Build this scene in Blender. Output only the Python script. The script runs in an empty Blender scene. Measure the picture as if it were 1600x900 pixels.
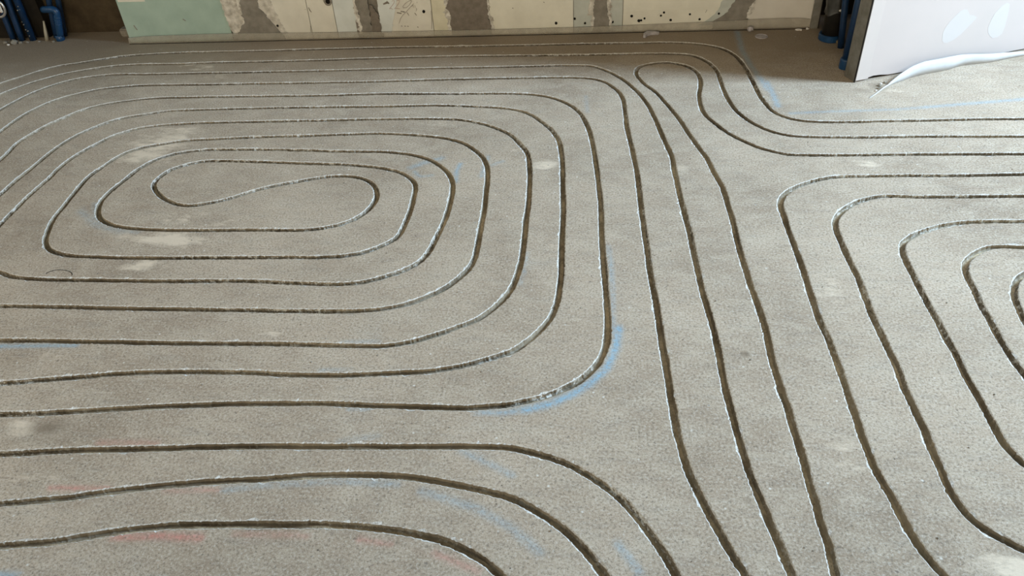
import bpy, bmesh, math, random
import numpy as np
from mathutils import Vector, Matrix, noise
from mathutils.geometry import delaunay_2d_cdt

scene = bpy.context.scene
COL = scene.collection
random.seed(7)
RNG = np.random.default_rng(7)

# ------------------------------------------------------------------ camera
cam_data = bpy.data.cameras.new('camera')
cam_data.sensor_width = 36.0
cam_data.lens = 36.0 * 1235.0 / 1600.0
cam_data.clip_start = 0.02
cam = bpy.data.objects.new('camera', cam_data)
COL.objects.link(cam)
_p, _r, _y = math.radians(38.73), math.radians(3.85), math.radians(6.6827)
fwd = Vector((0, math.cos(_p), -math.sin(_p)))
right = Vector((1, 0, 0))
down = fwd.cross(right)
r2 = math.cos(_r) * right + math.sin(_r) * down
d2 = -math.sin(_r) * right + math.cos(_r) * down
rz = Matrix.Rotation(_y, 3, 'Z')
cx, cy, cz = rz @ r2, -(rz @ d2), -(rz @ fwd)
cam.matrix_world = Matrix(((cx.x, cy.x, cz.x, 0), (cx.y, cy.y, cz.y, 0), (cx.z, cy.z, cz.z, 1.5), (0, 0, 0, 1)))
scene.camera = cam

# ------------------------------------------------------------------ world, lights, exposure
world = bpy.data.worlds.new('sky')
scene.world = world
world.use_nodes = True
bg = world.node_tree.nodes['Background']
bg.inputs['Color'].default_value = (0.75, 0.86, 1.0, 1)
bg.inputs['Strength'].default_value = 1.0


def area(name, loc, target, sx, sy, power, color):
    l = bpy.data.lights.new(name, 'AREA')
    l.shape = 'RECTANGLE'
    l.size, l.size_y = sx, sy
    l.energy = power
    l.color = color
    o = bpy.data.objects.new(name, l)
    COL.objects.link(o)
    o.location = loc
    o.rotation_euler = (Vector(target) - Vector(loc)).to_track_quat('-Z', 'Y').to_euler()
    return o


# daylight falling through the high window in the right wall (beyond the frame)
area('high_window_daylight', (5.58, 2.68, 3.15), (0.6, 2.68, 0.6), 1.15, 1.7, 750, (0.59, 0.80, 1.0))
# softer daylight through the window behind the camera
area('rear_daylight', (-0.6, -2.55, 1.3), (-0.6, 3.0, 0.4), 2.4, 1.2, 150, (1.0, 0.81, 0.54))

# warm daylight through the window in the left wall (beyond the frame)
area('left_daylight', (-4.68, 0.6, 1.75), (0.6, 1.2, 0.3), 1.5, 1.2, 28, (1.0, 0.80, 0.50))

scene.view_settings.view_transform = 'Standard'
scene.view_settings.look = 'None'
scene.view_settings.exposure = 0.0
scene.view_settings.gamma = 1.0
scene.view_settings.use_curve_mapping = False


# ------------------------------------------------------------------ helpers
def put(name, me, parent=None, mats=(), smooth=False):
    me.name = name
    for m in mats:
        me.materials.append(m)
    if smooth:
        me.polygons.foreach_set('use_smooth', [True] * len(me.polygons))
    o = bpy.data.objects.new(name, me)
    COL.objects.link(o)
    if parent:
        o.parent = parent
    return o


def from_bm(name, bm, parent=None, mats=(), smooth=False):
    bmesh.ops.recalc_face_normals(bm, faces=bm.faces)
    me = bpy.data.meshes.new(name)
    bm.to_mesh(me)
    bm.free()
    return put(name, me, parent, mats, smooth)


def empty(name, loc=(0, 0, 0)):
    o = bpy.data.objects.new(name, None)
    o.empty_display_size = 0.05
    COL.objects.link(o)
    o.location = loc
    return o


def tag(o, label=None, cat=None, group=None, kind=None):
    if label:
        o['label'] = label
    if cat:
        o['category'] = cat
    if group:
        o['group'] = group
    if kind:
        o['kind'] = kind
    return o


def add_box(bm, lo, hi, M=None):
    vs = [bm.verts.new((x, y, z)) for x in (lo[0], hi[0]) for y in (lo[1], hi[1]) for z in (lo[2], hi[2])]
    if M:
        for v in vs:
            v.co = M @ v.co
    for f in ((0, 1, 3, 2), (4, 6, 7, 5), (0, 4, 5, 1), (2, 3, 7, 6), (0, 2, 6, 4), (1, 5, 7, 3)):
        bm.faces.new([vs[i] for i in f])
    return vs


def box(name, lo, hi, mat, parent=None, M=None):
    bm = bmesh.new()
    add_box(bm, lo, hi, M)
    return from_bm(name, bm, parent, [mat])


def prism(bm, pts, a, b, to3d):
    """extrude a 2D outline between depths a and b; to3d(u, v, depth) -> point"""
    f = [bm.verts.new(to3d(u, v, a)) for u, v in pts]
    k = [bm.verts.new(to3d(u, v, b)) for u, v in pts]
    bm.faces.new(f)
    bm.faces.new(k[::-1])
    n = len(pts)
    for i in range(n):
        j = (i + 1) % n
        bm.faces.new((f[i], k[i], k[j], f[j]))


def tube(bm, pts, rad, seg=20, cap=True):
    """round tube along a polyline; rad is a number or one per point"""
    pts = [Vector(p) for p in pts]
    if not hasattr(rad, '__len__'):
        rad = [rad] * len(pts)
    rings = []
    ref = None
    for i, p in enumerate(pts):
        t = (pts[min(i + 1, len(pts) - 1)] - pts[max(i - 1, 0)])
        if t.length < 1e-9:
            t = Vector((0, 0, 1))
        t.normalize()
        if ref is None:
            ref = Vector((1, 0, 0)) if abs(t.x) < 0.9 else Vector((0, 1, 0))
        u = (ref - t * ref.dot(t)).normalized()
        ref = u
        w = t.cross(u)
        rings.append([bm.verts.new(p + (u * math.cos(a) + w * math.sin(a)) * rad[i])
                      for a in (2 * math.pi * k / seg for k in range(seg))])
    for r0, r1 in zip(rings, rings[1:]):
        for k in range(seg):
            bm.faces.new((r0[k], r0[(k + 1) % seg], r1[(k + 1) % seg], r1[k]))
    if cap:
        bm.faces.new(rings[0][::-1])
        bm.faces.new(rings[-1])


def arc(c, u, v, r, a0, a1, n=10):
    c, u, v = Vector(c), Vector(u), Vector(v)
    return [c + u * r * math.cos(a) + v * r * math.sin(a) for a in (a0 + (a1 - a0) * i / n for i in range(n + 1))]


def lump(bm, c, r, seed=0, sub=2, rough=0.28, squash=0.7):
    g = bmesh.ops.create_icosphere(bm, subdivisions=sub, radius=1.0)
    for v in g['verts']:
        p = v.co.copy()
        k = 1 + rough * 2 * noise.noise(p * 1.3 + Vector((seed * 3.7, seed, 0))) + rough * noise.noise(p * 3.1 + Vector((seed, 9, seed)))
        q = p * r * k
        q.z *= squash
        v.co = Vector(c) + q


# ------------------------------------------------------------------ materials
class NT:
    def __init__(self, name):
        self.m = bpy.data.materials.new(name)
        self.m.use_nodes = True
        self.t = self.m.node_tree
        self.b = self.t.nodes['Principled BSDF']
        self.b.inputs['Roughness'].default_value = 0.9
        self.b.inputs['Specular IOR Level'].default_value = 0.25
        self.out = self.t.nodes['Material Output']
        self.tc = self.t.nodes.new('ShaderNodeTexCoord')

    def link(self, a, b):
        self.t.links.new(a, b)

    def noise(self, scale, detail=4, rough=0.6, vec=None, stretch=None, dist=0):
        n = self.t.nodes.new('ShaderNodeTexNoise')
        n.inputs['Scale'].default_value = scale
        n.inputs['Detail'].default_value = detail
        n.inputs['Roughness'].default_value = rough
        n.inputs['Distortion'].default_value = dist
        src = self.tc.outputs['Object'] if vec is None else vec
        if stretch:
            mp = self.t.nodes.new('ShaderNodeMapping')
            mp.inputs['Scale'].default_value = stretch[:3]
            if len(stretch) > 3:
                mp.inputs['Rotation'].default_value = (0, 0, stretch[3])
            self.link(src, mp.inputs['Vector'])
            src = mp.outputs[0]
        self.link(src, n.inputs['Vector'])
        return n.outputs['Fac']

    def voronoi(self, scale, feature='F1'):
        n = self.t.nodes.new('ShaderNodeTexVoronoi')
        n.feature = feature
        n.inputs['Scale'].default_value = scale
        self.link(self.tc.outputs['Object'], n.inputs['Vector'])
        return n

    def ramp(self, fac, stops, interp='LINEAR'):
        r = self.t.nodes.new('ShaderNodeValToRGB')
        r.color_ramp.interpolation = interp
        while len(r.color_ramp.elements) < len(stops):
            r.color_ramp.elements.new(0.5)
        for e, (p, c) in zip(r.color_ramp.elements, stops):
            e.position = p
            e.color = (c, c, c, 1) if not hasattr(c, '__len__') else (*c, 1)
        self.link(fac, r.inputs[0])
        return r.outputs['Color']

    def mix(self, fac, a, b, mode='MIX'):
        n = self.t.nodes.new('ShaderNodeMix')
        n.data_type = 'RGBA'
        n.blend_type = mode
        n.clamp_factor = True
        for sock, v in ((n.inputs['Factor'], fac), (n.inputs['A'], a), (n.inputs['B'], b)):
            if isinstance(v, bpy.types.NodeSocket):
                self.link(v, sock)
            elif hasattr(v, '__len__'):
                sock.default_value = (*v, 1)
            else:
                sock.default_value = v
        return n.outputs['Result']

    def math(self, op, a, b=0.0, clamp=False):
        n = self.t.nodes.new('ShaderNodeMath')
        n.operation = op
        n.use_clamp = clamp
        for sock, v in zip(n.inputs, (a, b)):
            if isinstance(v, bpy.types.NodeSocket):
                self.link(v, sock)
            else:
                sock.default_value = v
        return n.outputs[0]

    def attr(self, name):
        n = self.t.nodes.new('ShaderNodeAttribute')
        n.attribute_name = name
        return n.outputs['Fac']

    def color(self, c):
        if isinstance(c, bpy.types.NodeSocket):
            self.link(c, self.b.inputs['Base Color'])
        else:
            self.b.inputs['Base Color'].default_value = (*c, 1)

    def bump(self, h, strength=0.4, dist=0.002):
        n = self.t.nodes.new('ShaderNodeBump')
        n.inputs['Strength'].default_value = strength
        n.inputs['Distance'].default_value = dist
        self.link(h, n.inputs['Height'])
        self.link(n.outputs[0], self.b.inputs['Normal'])


def simple(name, a, b=None, scale=30, rough=0.9, bump=0.3, bdist=0.001, metal=0.0, spec=0.25, detail=5):
    t = NT(name)
    b = b or tuple(x * 0.75 for x in a)
    n = t.noise(scale, detail)
    t.color(t.mix(t.ramp(n, [(0.35, 0.0), (0.68, 1.0)]), a, b))
    t.b.inputs['Roughness'].default_value = rough
    t.b.inputs['Metallic'].default_value = metal
    t.b.inputs['Specular IOR Level'].default_value = spec
    if bump:
        t.bump(t.noise(scale * 6, 4), bump, bdist)
    return t.m


def screed_material():
    t = NT('sanded_screed')
    big = t.noise(1.6, 5, 0.6, dist=0.4)
    mid = t.noise(9, 5, 0.65, stretch=(1, 1.6, 1, 0.5), dist=0.6)
    streak = t.noise(26, 5, 0.65, stretch=(0.35, 1.5, 1, 0.55))
    grain = t.noise(150, 5, 0.85)
    grain2 = t.noise(95, 3, 0.65)
    base = t.mix(t.ramp(big, [(0.34, 0), (0.66, 1)]), (0.350, 0.274, 0.200), (0.530, 0.428, 0.325))
    base = t.mix(t.math('MULTIPLY', t.ramp(mid, [(0.42, 0), (0.70, 1)]), 0.6), base, (0.58, 0.495, 0.39))
    base = t.mix(t.math('MULTIPLY', t.ramp(streak, [(0.5, 0), (0.75, 1)]), 0.35), base, (0.26, 0.235, 0.205))
    # unsanded, smoother margin along the back walls; its darker brown also paints in shade
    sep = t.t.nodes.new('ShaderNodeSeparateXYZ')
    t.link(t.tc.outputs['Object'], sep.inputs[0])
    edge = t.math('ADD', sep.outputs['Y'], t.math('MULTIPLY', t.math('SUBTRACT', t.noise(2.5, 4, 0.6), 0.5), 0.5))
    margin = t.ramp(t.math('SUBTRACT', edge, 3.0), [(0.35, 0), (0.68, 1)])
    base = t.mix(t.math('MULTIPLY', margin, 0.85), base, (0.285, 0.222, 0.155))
    sanded = t.math('SUBTRACT', 1.0, t.math('MULTIPLY', margin, 0.65))
    # sand grains: dark pits and pale specks
    base = t.mix(t.math('MULTIPLY', sanded, t.ramp(grain, [(0.35, 0.9), (0.49, 0.0)])), base, (0.13, 0.115, 0.095))
    base = t.mix(t.math('MULTIPLY', sanded, t.ramp(grain, [(0.52, 0.0), (0.68, 0.85)])), base, (0.64, 0.61, 0.56))
    base = t.mix(t.ramp(grain2, [(0.30, 0.7), (0.38, 0.0)]), base, (0.15, 0.13, 0.11))
    vo = t.voronoi(38)
    rnd = t.t.nodes.new('ShaderNodeSeparateColor')
    t.link(vo.outputs['Color'], rnd.inputs[0])
    pale = t.math('MULTIPLY', t.ramp(vo.outputs['Distance'], [(0.05, 1), (0.16, 0)]), t.ramp(rnd.outputs[0], [(0.93, 0), (0.94, 1)]))
    base = t.mix(t.math('MULTIPLY', pale, 0.8), base, (0.75, 0.73, 0.68))
    dark = t.math('MULTIPLY', t.ramp(vo.outputs['Distance'], [(0.04, 1), (0.11, 0)]), t.ramp(rnd.outputs[1], [(0.88, 0), (0.89, 1)]))
    base = t.mix(t.math('MULTIPLY', dark, 0.85), base, (0.06, 0.05, 0.04))
    # spilled pale dust and chalk strokes
    ragged = t.noise(18, 6, 0.7, stretch=(0.6, 1.3, 1, 0.4))
    d = t.math('ADD', t.attr('dust'), t.math('MULTIPLY', t.math('SUBTRACT', ragged, 0.5), 2.2))
    dd = t.math('MULTIPLY', t.ramp(d, [(0.25, 0), (0.75, 1)]), t.ramp(t.attr('dust'), [(0.02, 0), (0.15, 1)]))
    base = t.mix(t.math('MULTIPLY', dd, 0.9), base, (0.74, 0.63, 0.50))
    sn = t.math('ADD', t.attr('stain'), t.math('MULTIPLY', t.math('SUBTRACT', ragged, 0.5), 1.2))
    sn = t.math('MULTIPLY', t.ramp(sn, [(0.15, 0), (0.8, 1)]), t.ramp(t.attr('stain'), [(0.02, 0), (0.15, 1)]))
    base = t.mix(t.math('MULTIPLY', sn, 0.75), base, (0.20, 0.155, 0.11))
    g = t.ramp(grain, [(0.36, 0.25), (0.56, 1.0)])
    wob = t.ramp(t.noise(60, 4, 0.7), [(0.3, 0.35), (0.6, 1.0)])
    base = t.mix(t.math('MULTIPLY', t.math('MULTIPLY', t.attr('blue'), g), wob), base, (0.23, 0.47, 0.66))
    base = t.mix(t.math('MULTIPLY', t.math('MULTIPLY', t.attr('red'), g), wob), base, (0.66, 0.20, 0.17))
    t.color(base)
    h = t.math('ADD', t.math('MULTIPLY', grain, 0.6), t.math('ADD', t.math('MULTIPLY', grain2, 0.9), t.math('MULTIPLY', mid, 1.5)))
    t.bump(h, 0.55, 0.0022)
    t.b.inputs['Roughness'].default_value = 0.85
    return t.m


def groove_materials():
    lip = NT('broken_screed_edge')
    n = lip.noise(240, 4, 0.7)
    lip.color(lip.mix(lip.ramp(n, [(0.35, 0), (0.6, 1)]), (0.36, 0.33, 0.29), (0.78, 0.76, 0.72)))
    lip.bump(n, 0.5, 0.002)
    wall = NT('cut_screed_wall')
    n = wall.noise(90, 4, 0.65, stretch=(1, 1, 0.4))
    n2 = wall.noise(2.2, 5, 0.75)
    c = wall.mix(wall.ramp(n2, [(0.38, 0), (0.62, 1)]), (0.16, 0.13, 0.092), (0.37, 0.312, 0.23))
    c = wall.mix(wall.ramp(n, [(0.55, 0), (0.75, 0.6)]), c, (0.55, 0.51, 0.44))
    n3 = wall.noise(55, 3, 0.8)
    zone = wall.ramp(wall.noise(1.3, 3, 0.6), [(0.45, 0), (0.6, 1)])
    c = wall.mix(wall.math('MULTIPLY', wall.ramp(n3, [(0.52, 0), (0.60, 1)]), zone), c, (0.74, 0.72, 0.67))
    c = wall.mix(wall.math('MULTIPLY', wall.ramp(n3, [(0.36, 1), (0.44, 0)]), zone), c, (0.10, 0.085, 0.06))
    wall.color(c)
    wall.bump(n, 0.7, 0.003)
    bed = NT('dusty_channel_bed')
    n = bed.noise(8, 6, 0.75)
    n2 = bed.noise(170, 4, 0.7)
    c = bed.mix(bed.ramp(n, [(0.40, 0), (0.66, 1)]), (0.28, 0.222, 0.148), (0.74, 0.60, 0.41))
    c = bed.mix(bed.ramp(n2, [(0.3, 0.6), (0.48, 0)]), c, (0.09, 0.075, 0.05))
    bed.color(c)
    bed.bump(n2, 0.8, 0.004)
    return [lip.m, wall.m, bed.m]


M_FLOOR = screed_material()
M_GROOVE = groove_materials()
M_CONCRETE = simple('brown_raw_concrete', (0.085, 0.062, 0.036), (0.045, 0.032, 0.018), 11, bump=0.7, bdist=0.006)
M_PLASTER = simple('room_plaster', (0.42, 0.40, 0.36), (0.36, 0.34, 0.30), 4)
M_CEIL = simple('ceiling_concrete', (0.24, 0.23, 0.21), (0.19, 0.18, 0.165), 4)
M_DARK = simple('shaft_concrete', (0.022, 0.018, 0.013), (0.012, 0.010, 0.008), 9, bump=0.6, bdist=0.004)
M_GREEN = simple('moisture_board_green', (0.41, 0.53, 0.46), (0.34, 0.45, 0.39), 9, bump=0.1)
M_BEIGE = simple('beige_block', (0.76, 0.73, 0.64), (0.66, 0.63, 0.55), 8, bump=0.2)
M_BEIGE2 = simple('cream_block', (0.80, 0.77, 0.66), (0.70, 0.67, 0.57), 8, bump=0.2)
M_BLUEISH = simple('cool_white_block', (0.72, 0.75, 0.73), (0.62, 0.65, 0.62), 10, bump=0.25)
M_PINKISH = simple('smooth_pale_block', (0.70, 0.66, 0.59), (0.62, 0.58, 0.52), 6, bump=0.15)
M_YELLOW = simple('yellowed_patch', (0.72, 0.68, 0.53), (0.62, 0.58, 0.44), 14, bump=0.2)
M_MORTAR = simple('grey_mortar', (0.29, 0.265, 0.225), (0.20, 0.18, 0.15), 24, bump=0.8, bdist=0.004)
M_MORTAR2 = simple('brown_mortar', (0.24, 0.205, 0.17), (0.17, 0.145, 0.115), 40, bump=0.8, bdist=0.004)
M_SMEAR = simple('trowelled_plaster', (0.76, 0.72, 0.64), (0.40, 0.36, 0.30), 32, bump=0.8, bdist=0.004)
M_RIM = simple('chalky_rim', (0.80, 0.77, 0.70), (0.34, 0.30, 0.25), 45, bump=0.6, bdist=0.003)
M_GREYGREEN = simple('grey_green_filler', (0.56, 0.58, 0.53), (0.48, 0.50, 0.45), 14, bump=0.2)
M_WHITEB = simple('white_plasterboard', (0.62, 0.55, 0.525), (0.59, 0.53, 0.505), 3, bump=0.1)
M_FILLER = simple('blue_white_filler', (0.615, 0.585, 0.575), (0.63, 0.595, 0.585), 12, bump=0.2)
M_STEEL = simple('galvanised_stud', (0.30, 0.29, 0.26), (0.20, 0.19, 0.16), 20, rough=0.5, metal=0.6, bump=0.1, spec=0.5)
M_BLUE = simple('blue_plastic_pipe', (0.006, 0.032, 0.092), (0.005, 0.024, 0.066), 40, rough=0.38, bump=0.1, spec=0.5)
M_BLUE2 = simple('blue_fitting', (0.009, 0.058, 0.155), (0.007, 0.042, 0.11), 40, rough=0.35, bump=0.1, spec=0.5)
M_BLACK = simple('black_pipe', (0.012, 0.012, 0.012), (0.02, 0.018, 0.015), 30, rough=0.45, bump=0.3, spec=0.4)
M_WHITEPIPE = simple('ivory_pipe', (0.50, 0.46, 0.36), (0.40, 0.36, 0.28), 40, rough=0.5)
M_RUBBLE = simple('mortar_rubble', (0.33, 0.30, 0.25), (0.22, 0.20, 0.165), 50, bump=0.7, bdist=0.003)
M_FLAKE = simple('lilac_grey_flake', (0.50, 0.46, 0.46), (0.38, 0.35, 0.35), 60, bump=0.4)
M_WHITEBIT = simple('white_fragment', (0.78, 0.75, 0.70), (0.68, 0.64, 0.58), 60)
M_HOLE = simple('hole_dark', (0.012, 0.010, 0.008), (0.006, 0.005, 0.004), 30, bump=0)
M_GREYBAG = simple('grey_film', (0.05, 0.05, 0.045), (0.02, 0.02, 0.018), 25, rough=0.4, spec=0.5, bump=0.4)
M_PENCIL = simple('pencil_line', (0.30, 0.27, 0.24), (0.36, 0.32, 0.28), 80, bump=0)
M_REDPENCIL = simple('red_pencil_line', (0.50, 0.36, 0.31), (0.44, 0.32, 0.28), 80, bump=0)
M_RED = simple('dark_red_core', (0.10, 0.012, 0.01), None, 30, rough=0.5)
M_CHROME = simple('scuffed_metal', (0.62, 0.58, 0.54), (0.45, 0.42, 0.38), 30, rough=0.35, metal=0.7, bump=0.1, spec=0.5)


def foil_material(name, col, opacity, seed):
    t = NT(name)
    n = t.noise(14, 5, 0.6)
    t.color(t.mix(t.ramp(n, [(0.35, 0), (0.7, 1)]), col, tuple(c * 0.8 for c in col)))
    t.b.inputs['Roughness'].default_value = 0.55
    tr = t.t.nodes.new('ShaderNodeBsdfTransparent')
    ms = t.t.nodes.new('ShaderNodeMixShader')
    t.link(t.ramp(n, [(0.3, opacity), (0.7, min(1, opacity + 0.15))]), ms.inputs[0])
    t.link(tr.outputs[0], ms.inputs[1])
    t.link(t.b.outputs[0], ms.inputs[2])
    t.link(ms.outputs[0], t.out.inputs['Surface'])
    t.bump(t.noise(40, 3), 0.2, 0.002)
    return t.m


M_SKIRT = foil_material('dusty_film', (0.58, 0.53, 0.43), 0.30, 1)
M_FOAM = simple('white_foam_strip', (0.62, 0.625, 0.63), (0.57, 0.575, 0.585), 20, rough=0.6)

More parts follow.
